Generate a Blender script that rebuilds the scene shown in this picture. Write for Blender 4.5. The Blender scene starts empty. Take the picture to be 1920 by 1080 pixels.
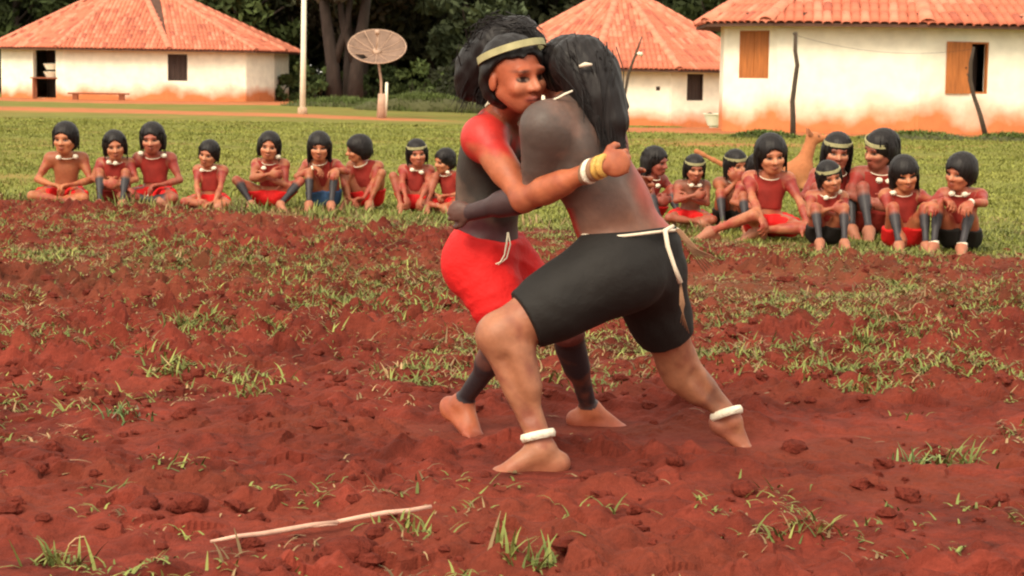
import bpy, math, random
import numpy as np
from mathutils import Vector, Matrix
random.seed(7); RNG = np.random.default_rng(7)
S = bpy.context.scene
C = S.collection

# ---------------------------------------------------------------- camera
FPX, CX, CY = 3600.0, 960.0, 540.0
CAM_H = 1.3
PITCH = math.atan(400 / FPX); ROLL = math.radians(0.85)
_f = np.array([0, math.cos(PITCH), -math.sin(PITCH)])
_u0 = np.array([0, math.sin(PITCH), math.cos(PITCH)])
_r0 = np.array([1.0, 0, 0])
_r = math.cos(ROLL) * _r0 + math.sin(ROLL) * _u0
_u = math.cos(ROLL) * _u0 - math.sin(ROLL) * _r0
CAMP = np.array([0, 0, CAM_H])
cam_d = bpy.data.cameras.new('camera'); cam = bpy.data.objects.new('camera', cam_d); C.objects.link(cam)
cam.matrix_world = Matrix(((_r[0], _u[0], -_f[0], 0), (_r[1], _u[1], -_f[1], 0), (_r[2], _u[2], -_f[2], CAM_H), (0, 0, 0, 1)))
cam_d.lens = FPX / 1920 * 36; cam_d.sensor_width = 36; cam_d.clip_end = 1500
cam_d.dof.use_dof = True; cam_d.dof.focus_distance = 7.2; cam_d.dof.aperture_fstop = 11
S.camera = cam

# ---------------------------------------------------------------- daylight: bright thin overcast, soft sun over the left shoulder
SUN_EL, SUN_AZ = 42.0, -28.0        # degrees; azimuth measured from behind the camera towards the left
w = bpy.data.worlds.new('World'); S.world = w; w.use_nodes = True
nt = w.node_tree; nt.nodes.clear()
sky = nt.nodes.new('ShaderNodeTexSky'); sky.sky_type = 'NISHITA'; sky.sun_disc = False
sky.sun_elevation = math.radians(SUN_EL); sky.sun_rotation = math.radians(180 - SUN_AZ)
sky.dust_density = 6; sky.air_density = 1.0; sky.ozone_density = 0.6
mixn = nt.nodes.new('ShaderNodeMix'); mixn.data_type = 'RGBA'; mixn.inputs[0].default_value = 0.72
mixn.inputs[7].default_value = (9.0, 8.3, 6.8, 1)          # thin cloud veil
bg = nt.nodes.new('ShaderNodeBackground'); bg.inputs[1].default_value = 0.125
wo = nt.nodes.new('ShaderNodeOutputWorld')
nt.links.new(sky.outputs[0], mixn.inputs[6]); nt.links.new(mixn.outputs[2], bg.inputs[0]); nt.links.new(bg.outputs[0], wo.inputs[0])
sd = bpy.data.lights.new('sun', 'SUN'); sd.energy = 1.5; sd.angle = math.radians(22); sd.color = (1.0, 0.88, 0.66)
so = bpy.data.objects.new('sun', sd); C.objects.link(so)
el, az = math.radians(SUN_EL), math.radians(SUN_AZ)
sdir = Vector((math.sin(az) * math.cos(el), -math.cos(az) * math.cos(el), math.sin(el)))   # towards the sun
so.rotation_euler = sdir.to_track_quat('Z', 'Y').to_euler()
S.view_settings.view_transform = 'Standard'; S.view_settings.look = 'None'
S.view_settings.gamma = 1; S.view_settings.use_curve_mapping = False
S.view_settings.exposure = 0.85
S.cycles.filter_width = 2.1; S.cycles.use_denoising = True; S.cycles.max_bounces = 5; S.cycles.diffuse_bounces = 3; S.cycles.glossy_bounces = 2
S.cycles.transparent_max_bounces = 4; S.cycles.caustics_reflective = False; S.cycles.caustics_refractive = False

# ---------------------------------------------------------------- pixel -> place
def ray(px, py):
    d = _f + (px - CX) / FPX * _r - (py - CY) / FPX * _u
    return d
def at(px, py, Y):
    d = ray(px, py); return CAMP + d * (Y / d[1])
def zbase(x, y):
    x = np.asarray(x, float); y = np.asarray(y, float)
    def g(cx, cy, s, a): return a * np.exp(-(((x - cx) / s) ** 2 + ((y - cy) / s) ** 2))
    t = np.clip((y - 22) / 14, 0, 1)
    z = g(5.0, 64, 10, -0.30) + g(9.0, 45, 7, 0.10) + g(-14, 84, 12, -0.05)
    return z * t
def ground_at(px, py):
    d = ray(px, py); z = 0.0
    for _ in range(12):
        t = (z - CAM_H) / d[2]; p = CAMP + d * t; z = float(zbase(p[0], p[1]))
    return p
def V(*a): return np.array(a, float)
def nrm(v): v = np.asarray(v, float); return v / (np.linalg.norm(v) + 1e-9)

# ---------------------------------------------------------------- noise
def _hash(i, j, s):
    n = (i * 374761393 + j * 668265263 + s * 1274126177) & 0x7fffffff
    n = ((n ^ (n >> 13)) * 1103515245) & 0x7fffffff
    return ((n ^ (n >> 16)) & 0xffff) / 65535.0
def vnoise(x, y, s=0):
    x = np.asarray(x, float); y = np.asarray(y, float)
    i = np.floor(x).astype(np.int64); j = np.floor(y).astype(np.int64)
    fx = x - i; fy = y - j; fx = fx * fx * (3 - 2 * fx); fy = fy * fy * (3 - 2 * fy)
    return (_hash(i, j, s) * (1 - fx) * (1 - fy) + _hash(i + 1, j, s) * fx * (1 - fy)
            + _hash(i, j + 1, s) * (1 - fx) * fy + _hash(i + 1, j + 1, s) * fx * fy)
def fbm(x, y, s=0, o=4):
    r = 0; a = .5
    for k in range(o): r = r + a * vnoise(x * 2 ** k, y * 2 ** k, s + k); a *= .5
    return r / (1 - .5 ** o)
def worley(x, y, s=0):
    i = np.floor(x).astype(np.int64); j = np.floor(y).astype(np.int64)
    best = np.full(np.shape(x), 9.0); cid = np.zeros(np.shape(x))
    for a in (-1, 0, 1):
        for b in (-1, 0, 1):
            px = i + a + _hash(i + a, j + b, s); py = j + b + _hash(i + a, j + b, s + 91)
            d = (px - x) ** 2 + (py - y) ** 2; m = d < best
            best = np.where(m, d, best); cid = np.where(m, _hash(i + a, j + b, s + 7), cid)
    return np.sqrt(best), cid

# ---------------------------------------------------------------- mesh helpers
def mesh_np(name, verts, faces, mat=None, cols=None, smooth=False, loops=None):
    """faces: (n,3) or (n,4) array"""
    verts = np.asarray(verts, np.float32); faces = np.asarray(faces, np.int32)
    me = bpy.data.meshes.new(name); n, k = faces.shape
    me.vertices.add(len(verts)); me.vertices.foreach_set('co', verts.ravel())
    me.loops.add(n * k); me.loops.foreach_set('vertex_index', faces.ravel())
    me.polygons.add(n); me.polygons.foreach_set('loop_start', np.arange(0, n * k, k, dtype=np.int32))
    me.polygons.foreach_set('loop_total', np.full(n, k, np.int32))
    me.polygons.foreach_set('use_smooth', np.full(n, smooth, bool))
    me.update(calc_edges=True)
    if cols is not None:
        ca = me.color_attributes.new('Col', 'FLOAT_COLOR', 'POINT')
        c4 = np.ones((len(verts), 4), np.float32); c4[:, :3] = cols
        ca.data.foreach_set('color', c4.ravel())
    if mat: me.materials.append(mat)
    return me
def link(name, me, parent=None, loc=None, rz=None):
    o = bpy.data.objects.new(name, me); C.objects.link(o)
    if parent is not None: o.parent = parent
    if loc is not None: o.location = [float(v) for v in loc]
    if rz is not None: o.rotation_euler = (0, 0, rz)
    return o
def tag(o, label=None, cat=None, group=None, kind=None):
    if label: o['label'] = label
    if cat: o['category'] = cat
    if group: o['group'] = group
    if kind: o['kind'] = kind
    return o
def empty(name, loc, label, cat, group=None, rz=0):
    o = bpy.data.objects.new(name, None); C.objects.link(o); o.location = [float(v) for v in loc]; o.rotation_euler = (0, 0, rz)
    o.empty_display_size = .2
    return tag(o, label, cat, group)
class MB:
    """collects mixed shapes as one mesh"""
    def __init__(s): s.v = []; s.f = []; s.n = 0
    def add(s, v, f):
        s.v += [tuple(map(float, p)) for p in v]; s.f += [tuple(int(i) + s.n for i in q) for q in f]; s.n += len(v)
    def box(s, c, size, M=None, jit=0):
        c = np.asarray(c, float); h = np.asarray(size, float) / 2
        P = np.array([[x, y, z] for x in (-1, 1) for y in (-1, 1) for z in (-1, 1)], float) * h
        if jit: P += RNG.normal(0, jit, P.shape)
        if M is not None: P = P @ np.asarray(M).T
        s.add(P + c, [(0, 1, 3, 2), (4, 6, 7, 5), (0, 4, 5, 1), (2, 3, 7, 6), (0, 2, 6, 4), (1, 5, 7, 3)])
    def tube(s, pts, rads, n=8, caps=True):
        pts = [np.asarray(p, float) for p in pts]
        if not hasattr(rads, '__len__'): rads = [rads] * len(pts)
        prev = None; vs = []
        for i, p in enumerate(pts):
            t = nrm(pts[min(i + 1, len(pts) - 1)] - pts[max(i - 1, 0)])
            if prev is None: a = np.cross(t, V(0, 0, 1) if abs(t[2]) < .9 else V(1, 0, 0))
            else: a = prev - t * np.dot(prev, t)
            a = nrm(a); b = np.cross(t, a); prev = a
            for k in range(n):
                an = 2 * math.pi * k / n; vs.append(p + rads[i] * (a * math.cos(an) + b * math.sin(an)))
        fs = [(i * n + k, i * n + (k + 1) % n, (i + 1) * n + (k + 1) % n, (i + 1) * n + k) for i in range(len(pts) - 1) for k in range(n)]
        if caps: fs += [tuple(range(n - 1, -1, -1)), tuple((len(pts) - 1) * n + k for k in range(n))]
        s.add(vs, fs)
    def lathe(s, prof, n=16, c=(0, 0, 0), M=None):
        vs = []; 
        for r, z in prof:
            for k in range(n): vs.append((r * math.cos(2 * math.pi * k / n), r * math.sin(2 * math.pi * k / n), z))
        vs = np.array(vs)
        if M is not None: vs = vs @ np.asarray(M).T
        fs = [(i * n + k, i * n + (k + 1) % n, (i + 1) * n + (k + 1) % n, (i + 1) * n + k) for i in range(len(prof) - 1) for k in range(n)]
        s.add(vs + np.asarray(c, float), fs)
    def blob(s, c, r, n=8, m=6, jit=.15, sc=(1, 1, 1)):
        vs = []; c = np.asarray(c, float)
        for i in range(m + 1):
            th = math.pi * i / m
            for k in range(n):
                ph = 2 * math.pi * k / n
                j = 1 + (RNG.normal(0, jit) if 0 < i < m else 0)
                vs.append(c + r * j * np.array([math.sin(th) * math.cos(ph) * sc[0], math.sin(th) * math.sin(ph) * sc[1], math.cos(th) * sc[2]]))
        fs = [(i * n + k, (i + 1) * n + k, (i + 1) * n + (k + 1) % n, i * n + (k + 1) % n) for i in range(m) for k in range(n)]
        s.add(vs, fs)
    def mesh(s, name, mat=None, smooth=False):
        me = bpy.data.meshes.new(name); me.from_pydata(s.v, [], s.f); me.validate(); me.update()
        if smooth: me.polygons.foreach_set('use_smooth', [True] * len(me.polygons))
        if mat: me.materials.append(mat)
        return me
    def build(s, name, mat=None, parent=None, smooth=False, loc=None):
        return link(name, s.mesh(name, mat, smooth), parent, loc)

# ---------------------------------------------------------------- materials
def mat(name, col, rough=.8, stretch=None, attr=False, noise=None, bump=None, spec=.3, sss=0, var=.25, noise2=None, trans=0):
    """noise: scale of tonal variation; bump: (scale, strength, distance)"""
    m = bpy.data.materials.new(name); m.use_nodes = True; N = m.node_tree.nodes; L = m.node_tree.links
    b = N['Principled BSDF']; b.inputs['Roughness'].default_value = rough
    b.inputs['Specular IOR Level'].default_value = spec
    tc = N.new('ShaderNodeTexCoord'); vec = tc.outputs['Object']
    if stretch:
        mp = N.new('ShaderNodeMapping'); mp.inputs['Scale'].default_value = stretch; L.new(vec, mp.inputs['Vector']); vec = mp.outputs[0]
    if attr:
        a = N.new('ShaderNodeVertexColor'); a.layer_name = 'Col'; src = a.outputs['Color']
    else:
        a = N.new('ShaderNodeRGB'); a.outputs[0].default_value = (*col, 1); src = a.outputs[0]
    for k, sc in enumerate([noise, noise2]):
        if not sc: continue
        n = N.new('ShaderNodeTexNoise'); n.inputs['Scale'].default_value = sc; n.inputs['Detail'].default_value = 6
        n.inputs['Roughness'].default_value = .6
        L.new(vec, n.inputs['Vector'])
        mr = N.new('ShaderNodeMapRange'); mr.inputs[1].default_value = .25; mr.inputs[2].default_value = .75
        mr.inputs[3].default_value = 1 - var; mr.inputs[4].default_value = 1 + var
        L.new(n.outputs['Fac'], mr.inputs[0])
        mx = N.new('ShaderNodeMix'); mx.data_type = 'RGBA'; mx.blend_type = 'MULTIPLY'; mx.inputs[0].default_value = 1
        mx.clamp_result = False
        L.new(src, mx.inputs[6]); L.new(mr.outputs[0], mx.inputs[7]); src = mx.outputs[2]
    L.new(src, b.inputs['Base Color'])
    if bump:
        n = N.new('ShaderNodeTexNoise'); n.inputs['Scale'].default_value = bump[0]; n.inputs['Detail'].default_value = 5
        L.new(vec, n.inputs['Vector'])
        bp = N.new('ShaderNodeBump'); bp.inputs['Strength'].default_value = bump[1]; bp.inputs['Distance'].default_value = bump[2]
        L.new(n.outputs['Fac'], bp.inputs['Height']); L.new(bp.outputs[0], b.inputs['Normal'])
    if sss:
        b.inputs['Subsurface Weight'].default_value = sss; b.inputs['Subsurface Radius'].default_value = (1, .35, .2)
        b.inputs['Subsurface Scale'].default_value = .012
    return m
# ---------------------------------------------------------------- bodies: blended distance field -> one continuous surface
class Field:
    """prims: ('c',a,b,ra,rb,k,tag,cap) capsule, ('e',c,M,r,k,tag) ellipsoid; subs carve; planes cut the whole"""
    def __init__(s): s.p = []; s.sub = []; s.pl = []
    def cap(s, a, b, ra, rb=None, k=.02, tag='', cut=False):
        s.p.append(('c', V(*a), V(*b), ra, rb if rb is not None else ra, k, tag, cut))
    def ell(s, c, r, k=.02, tag='', M=None):
        s.p.append(('e', V(*c), np.eye(3) if M is None else np.asarray(M), V(*(r if hasattr(r, '__len__') else (r, r, r))), k, tag, False))
    def carve(s, c, r, k=.01, M=None):
        s.sub.append(('e', V(*c), np.eye(3) if M is None else np.asarray(M), V(*(r if hasattr(r, '__len__') else (r, r, r))), k, '', False))
    def carvecap(s, a, b, r, k=.01): s.sub.append(('c', V(*a), V(*b), r, r, k, '', False))
    def plane(s, p, n): s.pl.append((V(*p), nrm(n)))
def prim_d(q, X, Y, Z):
    if q[0] == 'c':
        _, a, b, ra, rb, k, tg, cut = q; ab = b - a; L2 = float(ab @ ab) + 1e-12
        t = ((X - a[0]) * ab[0] + (Y - a[1]) * ab[1] + (Z - a[2]) * ab[2]) / L2
        tc = np.clip(t, 0, 1)
        d = np.sqrt((X - a[0] - ab[0] * tc) ** 2 + (Y - a[1] - ab[1] * tc) ** 2 + (Z - a[2] - ab[2] * tc) ** 2) - (ra + (rb - ra) * tc)
        if cut: d = np.maximum(d, (t - 1) * math.sqrt(L2))
        return d
    _, c, M, r, k, tg, _x = q
    x = X - c[0]; y = Y - c[1]; z = Z - c[2]
    u = x * M[0, 0] + y * M[1, 0] + z * M[2, 0]; v = x * M[0, 1] + y * M[1, 1] + z * M[2, 1]; w_ = x * M[0, 2] + y * M[1, 2] + z * M[2, 2]
    k0 = np.sqrt((u / r[0]) ** 2 + (v / r[1]) ** 2 + (w_ / r[2]) ** 2)
    k1 = np.sqrt((u / r[0] ** 2) ** 2 + (v / r[1] ** 2) ** 2 + (w_ / r[2] ** 2) ** 2) + 1e-9
    return k0 * (k0 - 1) / k1
def pbox(q, m):
    if q[0] == 'c': r = max(q[3], q[4]) + m; return np.minimum(q[1], q[2]) - r, np.maximum(q[1], q[2]) + r
    e = np.sqrt(((q[2] * q[3]) ** 2).sum(1)) + m; return q[1] - e, q[1] + e
def polygonise(F, h, disp=None):
    bs = [pbox(q, 0) for q in F.p]
    lo = np.min([b[0] for b in bs], 0) - 3 * h; hi = np.max([b[1] for b in bs], 0) + 3 * h
    n = np.ceil((hi - lo) / h).astype(int) + 1
    ax = [(lo[i] + h * np.arange(n[i])).astype(np.float32) for i in range(3)]
    D = np.full(n, .2, np.float32)
    def run(q, fn):
        m = 2.5 * h + q[4 if q[0] == 'e' else 5]
        a, b = pbox(q, m)
        i0 = np.clip(np.floor((a - lo) / h).astype(int), 0, n - 1); i1 = np.clip(np.ceil((b - lo) / h).astype(int) + 1, 1, n)
        sl = tuple(slice(i0[i], i1[i]) for i in range(3))
        X = ax[0][sl[0]][:, None, None]; Y = ax[1][sl[1]][None, :, None]; Z = ax[2][sl[2]][None, None, :]
        D[sl] = fn(D[sl], prim_d(q, X, Y, Z).astype(np.float32), q[4 if q[0] == 'e' else 5])
    def un(A, d, k):
        if k <= 0: return np.minimum(A, d)
        hh = np.maximum(k - np.abs(A - d), 0) / k; return np.minimum(A, d) - hh * hh * k * .25
    def su(A, d, k):
        d = -d; hh = np.maximum(k - np.abs(A - d), 0) / max(k, 1e-6); return np.maximum(A, d) + hh * hh * k * .25
    for q in F.p: run(q, un)
    for q in F.sub: run(q, su)
    for p, nn in F.pl:
        d = (ax[0][:, None, None] - p[0]) * nn[0] + (ax[1][None, :, None] - p[1]) * nn[1] + (ax[2][None, None, :] - p[2]) * nn[2]
        D = np.maximum(D, d)
    if disp is not None:
        D = D + disp(ax[0][:, None, None], ax[1][None, :, None], ax[2][None, None, :]).astype(np.float32)
    I = D < 0
    c8 = [(a, b, c) for a in (0, 1) for b in (0, 1) for c in (0, 1)]
    nx, ny, nz = n - 1
    cnt = np.zeros((nx, ny, nz), np.int8)
    for a, b, c in c8: cnt += I[a:a + nx, b:b + ny, c:c + nz]
    act = np.argwhere((cnt > 0) & (cnt < 8))
    idx = np.full((nx, ny, nz), -1, np.int32); idx[act[:, 0], act[:, 1], act[:, 2]] = np.arange(len(act))
    Dv = {k: D[act[:, 0] + k[0], act[:, 1] + k[1], act[:, 2] + k[2]] for k in c8}
    P = np.zeros((len(act), 3)); W = np.zeros(len(act))
    for k in c8:
        for axs in range(3):
            if k[axs]: continue
            k2 = list(k); k2[axs] = 1; k2 = tuple(k2)
            a, b = Dv[k], Dv[k2]; m = (a < 0) != (b < 0)
            t = np.where(m, a / np.where(m, a - b, 1), 0)
            pt = np.array(k, float)[None, :].repeat(len(act), 0); pt[:, axs] += t
            P[m] += pt[m]; W += m
    Vt = lo + h * (act + P / W[:, None])
    quads = []
    for axs in range(3):
        o1, o2 = (axs + 1) % 3, (axs + 2) % 3
        sl0 = [slice(None)] * 3; sl1 = [slice(None)] * 3; sl0[axs] = slice(0, -1); sl1[axs] = slice(1, None)
        A, B = I[tuple(sl0)], I[tuple(sl1)]
        e = np.argwhere(A != B)
        e = e[(e[:, o1] > 0) & (e[:, o2] > 0) & (e[:, o1] < n[o1] - 1) & (e[:, o2] < n[o2] - 1)]
        s_ = A[e[:, 0], e[:, 1], e[:, 2]]
        def g(d1, d2):
            q = e.copy(); q[:, o1] += d1; q[:, o2] += d2; return idx[q[:, 0], q[:, 1], q[:, 2]]
        q = np.stack([g(-1, -1), g(0, -1), g(0, 0), g(-1, 0)], 1)
        q[~s_] = q[~s_][:, ::-1]; quads.append(q)
    Q = np.concatenate(quads); Q = Q[(Q >= 0).all(1)]
    return Vt, Q
def nearest_tags(F, P):
    """index of nearest prim for every vertex, and position along it"""
    best = np.full(len(P), 9.0); bi = np.zeros(len(P), int)
    X, Y, Z = P[:, 0], P[:, 1], P[:, 2]
    for i, q in enumerate(F.p):
        d = prim_d(q, X, Y, Z); m = d < best; best[m] = d[m]; bi[m] = i
    return bi
def seg_t(P, a, b):
    ab = b - a; return np.clip(((P - a) @ ab) / (ab @ ab), -1, 2)

def frame(f, u):
    f = nrm(f); u = nrm(u - f * np.dot(f, u)); return np.stack([np.cross(f, u), f, u], 1)     # columns right, forward, up
def ik(a, b, l1, l2, pole):
    a = V(*a); b = V(*b); d = b - a; L = np.linalg.norm(d)
    if L > (l1 + l2) * .995: b = a + d / L * (l1 + l2) * .995; d = b - a; L = np.linalg.norm(d)
    x = (l1 ** 2 - l2 ** 2 + L ** 2) / (2 * L); hgt = math.sqrt(max(l1 ** 2 - x ** 2, 0)); dn = d / L
    p = V(*pole); p = nrm(p - dn * (p @ dn))
    return a + dn * x + p * hgt, b

def hand(F, wr, d, n, curl=.5, s=1.0, side=1, fat=1.0, spread=.1, detail=True):
    """d: direction of the palm, n: the way the palm faces, side: +1 puts the thumb towards cross(d, n)"""
    d = nrm(d); n = nrm(n - d * (n @ d)); lat = np.cross(d, n) * side
    wr = V(*wr); k = .008 * s
    pal = wr + d * .045 * s
    F.ell(pal, (.040 * s * fat, .046 * s, .019 * s * fat), k * 1.6, 'hand', np.stack([lat, d, n], 1))
    lens = [.070, .078, .073, .058]; offs = [.029, .010, -.010, -.028]
    for i in range(4):
        base = wr + d * (.080 - .004 * abs(i - 1)) * s + lat * offs[i] * s
        dirv = nrm(d + lat * spread * (1.5 - i) * .6); nn = n; p = base - dirv * .012 * s
        r = (.0093 - .0006 * (i == 3)) * s * fat
        for j, fr in enumerate((.45, .30, .25)):
            an = curl * (1.0 + .25 * j) * (1 + .08 * i)
            dirv, nn = dirv * math.cos(an) + nn * math.sin(an), nn * math.cos(an) - dirv * math.sin(an)
            q = p + dirv * lens[i] * fr * s
            F.cap(p, q, r * (1 - .08 * j), r * (.92 - .1 * j), .004 * s if j else k, 'finger'); p = q
    tb = wr + d * .018 * s + lat * .022 * s
    t1 = tb + (lat * .75 + d * .6 + n * .25) * .036 * s; t2 = t1 + nrm(lat * .35 + d * .85 + n * (.3 + curl * .7)) * .030 * s
    t3 = t2 + nrm(lat * .0 + d * .8 + n * (.5 + curl)) * .024 * s
    F.cap(tb, t1, .014 * s * fat, .011 * s * fat, k, 'hand'); F.cap(t1, t2, .011 * s * fat, .0098 * s * fat, .004 * s, 'finger'); F.cap(t2, t3, .0098 * s * fat, .008 * s * fat, .003 * s, 'finger')

def foot(F, an, d, s=1.0, flat=True, toes=True, up=(0, 0, 1), heel_drop=.052, toe_drop=0.0):
    d = nrm(d); up = nrm(V(*up) - d * (V(*up) @ d)); lat = np.cross(d, up); an = V(*an)
    heel = an - up * heel_drop * s - d * .035 * s
    ball = heel + d * .155 * s - up * (.010 + toe_drop) * s
    F.ell(heel + up * .006 * s, (.031 * s, .036 * s, .034 * s), .02 * s, 'foot', np.stack([lat, d, up], 1))
    F.cap(an - up * .01 * s, heel + d * .02 * s, .036 * s, .030 * s, .02 * s, 'foot')
    F.cap(an + d * .02 * s - up * .012 * s, ball - lat * .01 * s + up * .006 * s, .033 * s, .021 * s, .025 * s, 'foot')
    F.cap(heel + d * .02 * s, ball + lat * .012 * s, .026 * s, .022 * s, .02 * s, 'foot')
    F.cap(ball - lat * .022 * s, ball + lat * .024 * s, .021 * s, .020 * s, .015 * s, 'foot')
    if toes:
        for i in range(5):
            L = (.060, .052, .047, .041, .034)[i]; o = -.034 + i * .0180; r = (.0135, .0095, .009, .0085, .008)[i]
            b = ball + lat * o * s * 1.0 + d * (.006 - .004 * i) * s
            F.cap(b, b + d * L * s * .65 + up * .004 * s, r * s, r * s, .004 * s, 'toe')
            F.cap(b + d * L * s * .65 + up * .004 * s, b + d * L * s - up * .004 * s, r * s, r * .85 * s, .004 * s, 'toe')
    else:
        F.cap(ball + d * .02 * s - lat * .018 * s, ball + d * .035 * s + lat * .012 * s, .014 * s, .012 * s, .015 * s, 'toe')

def head(F, c, f, u, s=1.0, w=1.0, det=True, smile=False):
    """c: centre between the ears; 1.0 = adult head about 0.22 m high"""
    M = frame(f, u); r, f, u = M[:, 0], M[:, 1], M[:, 2]
    def P(x, y, z): return c + (r * x * w + f * y + u * z) * s
    k = .02 * s
    F.ell(P(0, -.008, .032), (.076 * s * w, .095 * s, .082 * s), k, 'head', M)
    F.ell(P(0, .035, -.018), (.063 * s * w, .060 * s, .075 * s), k, 'head', M)
    F.ell(P(0, .045, -.072), (.040 * s * w, .042 * s, .035 * s), .03 * s, 'head', M)
    for x in (-1, 1):
        F.cap(P(.048 * x, 0, -.045), P(.022 * x, .06, -.082), .022 * s, .017 * s, .025 * s, 'head')
        F.ell(P(.040 * x, .066, -.026), (.023 * s, .020 * s, .020 * s), .02 * s, 'cheek', M)
        F.ell(P(.079 * x, -.008, -.008), (.009 * s, .017 * s, .030 * s), .006 * s, 'ear', M)
    if det:
        F.cap(P(-.040, .085, .024), P(.040, .085, .024), .010 * s, .010 * s, .016 * s, 'head')
        F.cap(P(0, .088, .010), P(0, .112, -.026), .0085 * s, .0125 * s, .014 * s, 'nose')
        for x in (-1, 1): F.ell(P(.014 * x, .098, -.030), (.0095 * s, .011 * s, .009 * s), .008 * s, 'nose', M)
        lw = .024 if not smile else .030
        for x in (-1, 1):
            F.cap(P(0, .098, -.056), P(lw * x, .083, -.058 + .006 * smile), .0068 * s, .004 * s, .006 * s, 'lip')
            F.cap(P(0, .096, -.067), P(lw * .85 * x, .082, -.062 + .006 * smile), .0078 * s, .004 * s, .006 * s, 'lip')
        for x in (-1, 1):
            F.carve(P(.032 * x, .097, .002), (.017 * s, .014 * s, .011 * s), .012 * s, M)
    else:
        F.cap(P(0, .085, .010), P(0, .105, -.026), .010 * s, .015 * s, .014 * s, 'nose')
    return M
def eye_fields(c, M, s, w=1.0):
    r, f, u = M[:, 0], M[:, 1], M[:, 2]
    return [c + (r * x * .032 * w + f * .080 + u * .001) * s for x in (-1, 1)]
def hair(c, M, s, w=1.0, fringe=.050, back=-.07, side=-.03, puff=1.0, longd=None, open_w=.062):
    """bowl-cut cap: opening in front of the face below the fringe"""
    r, f, u = M[:, 0], M[:, 1], M[:, 2]; H = Field()
    def P(x, y, z): return c + (r * x * w + f * y + u * z) * s
    H.ell(P(0, -.012, .036), (.091 * s * w * puff, .108 * s * puff, .094 * s * puff), .02 * s, 'hair', M)
    H.ell(P(0, -.045, -.02), (.084 * s * w * puff, .075 * s * puff, .085 * s), .03 * s, 'hair', M)
    for x in (-1, 1): H.cap(P(.072 * x, -.012, .02), P(.080 * x, -.02, side), .024 * s * puff, .018 * s * puff, .03 * s, 'hair')
    if longd is not None:
        for q in longd: H.cap(*q)
    # face opening
    H.carve(P(0, .105, fringe - .105), (open_w * s * w, .080 * s, .105 * s), .006 * s, M)
    return H
# ---------------------------------------------------------------- people
def torso(F, J, r, k=.05, infl=0.0, tg='torso', low=True):
    pel, ch, nk = J['pel'], J['chest'], J['neck']; u = nrm(ch - pel); M = frame(J['f'], u); rt, f, u = M[:, 0], M[:, 1], M[:, 2]
    u2 = nrm(nk - ch); M2 = frame(J.get('f2', J['f']), u2)
    mid = (pel + ch) / 2; L = np.linalg.norm(ch - pel); wz = J.get('waist', 1.0)
    i = infl
    if low: F.ell(pel, (.150 * r + i, .112 * r + i, .105 * r + i), k * r, 'pelvis' if tg == 'torso' else tg, M)
    F.ell(mid - u * L * .05, (.122 * r * wz + i, .098 * r * wz + i, L * .50 + .03 * r), k * r, tg, M)
    F.ell(ch, (.138 * r + i, .106 * r + i, .150 * r + i), k * r, tg, M2)
    F.ell(ch + M2[:, 2] * .075 * r, (.140 * r + i, .088 * r + i, .075 * r + i), k * r, tg, M2)
    for a in ('shL', 'shR'):
        s = J[a]; F.cap(ch + M2[:, 2] * .085 * r + (s - ch) * .25, s, .070 * r + i, .052 * r + i, k * r, tg)
        F.cap(nk - M2[:, 2] * .005, ch + (s - ch) * .80 + M2[:, 2] * .005 * r, .044 * r + i, .038 * r + i, k * r * 1.4, tg)
    return M, M2
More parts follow.
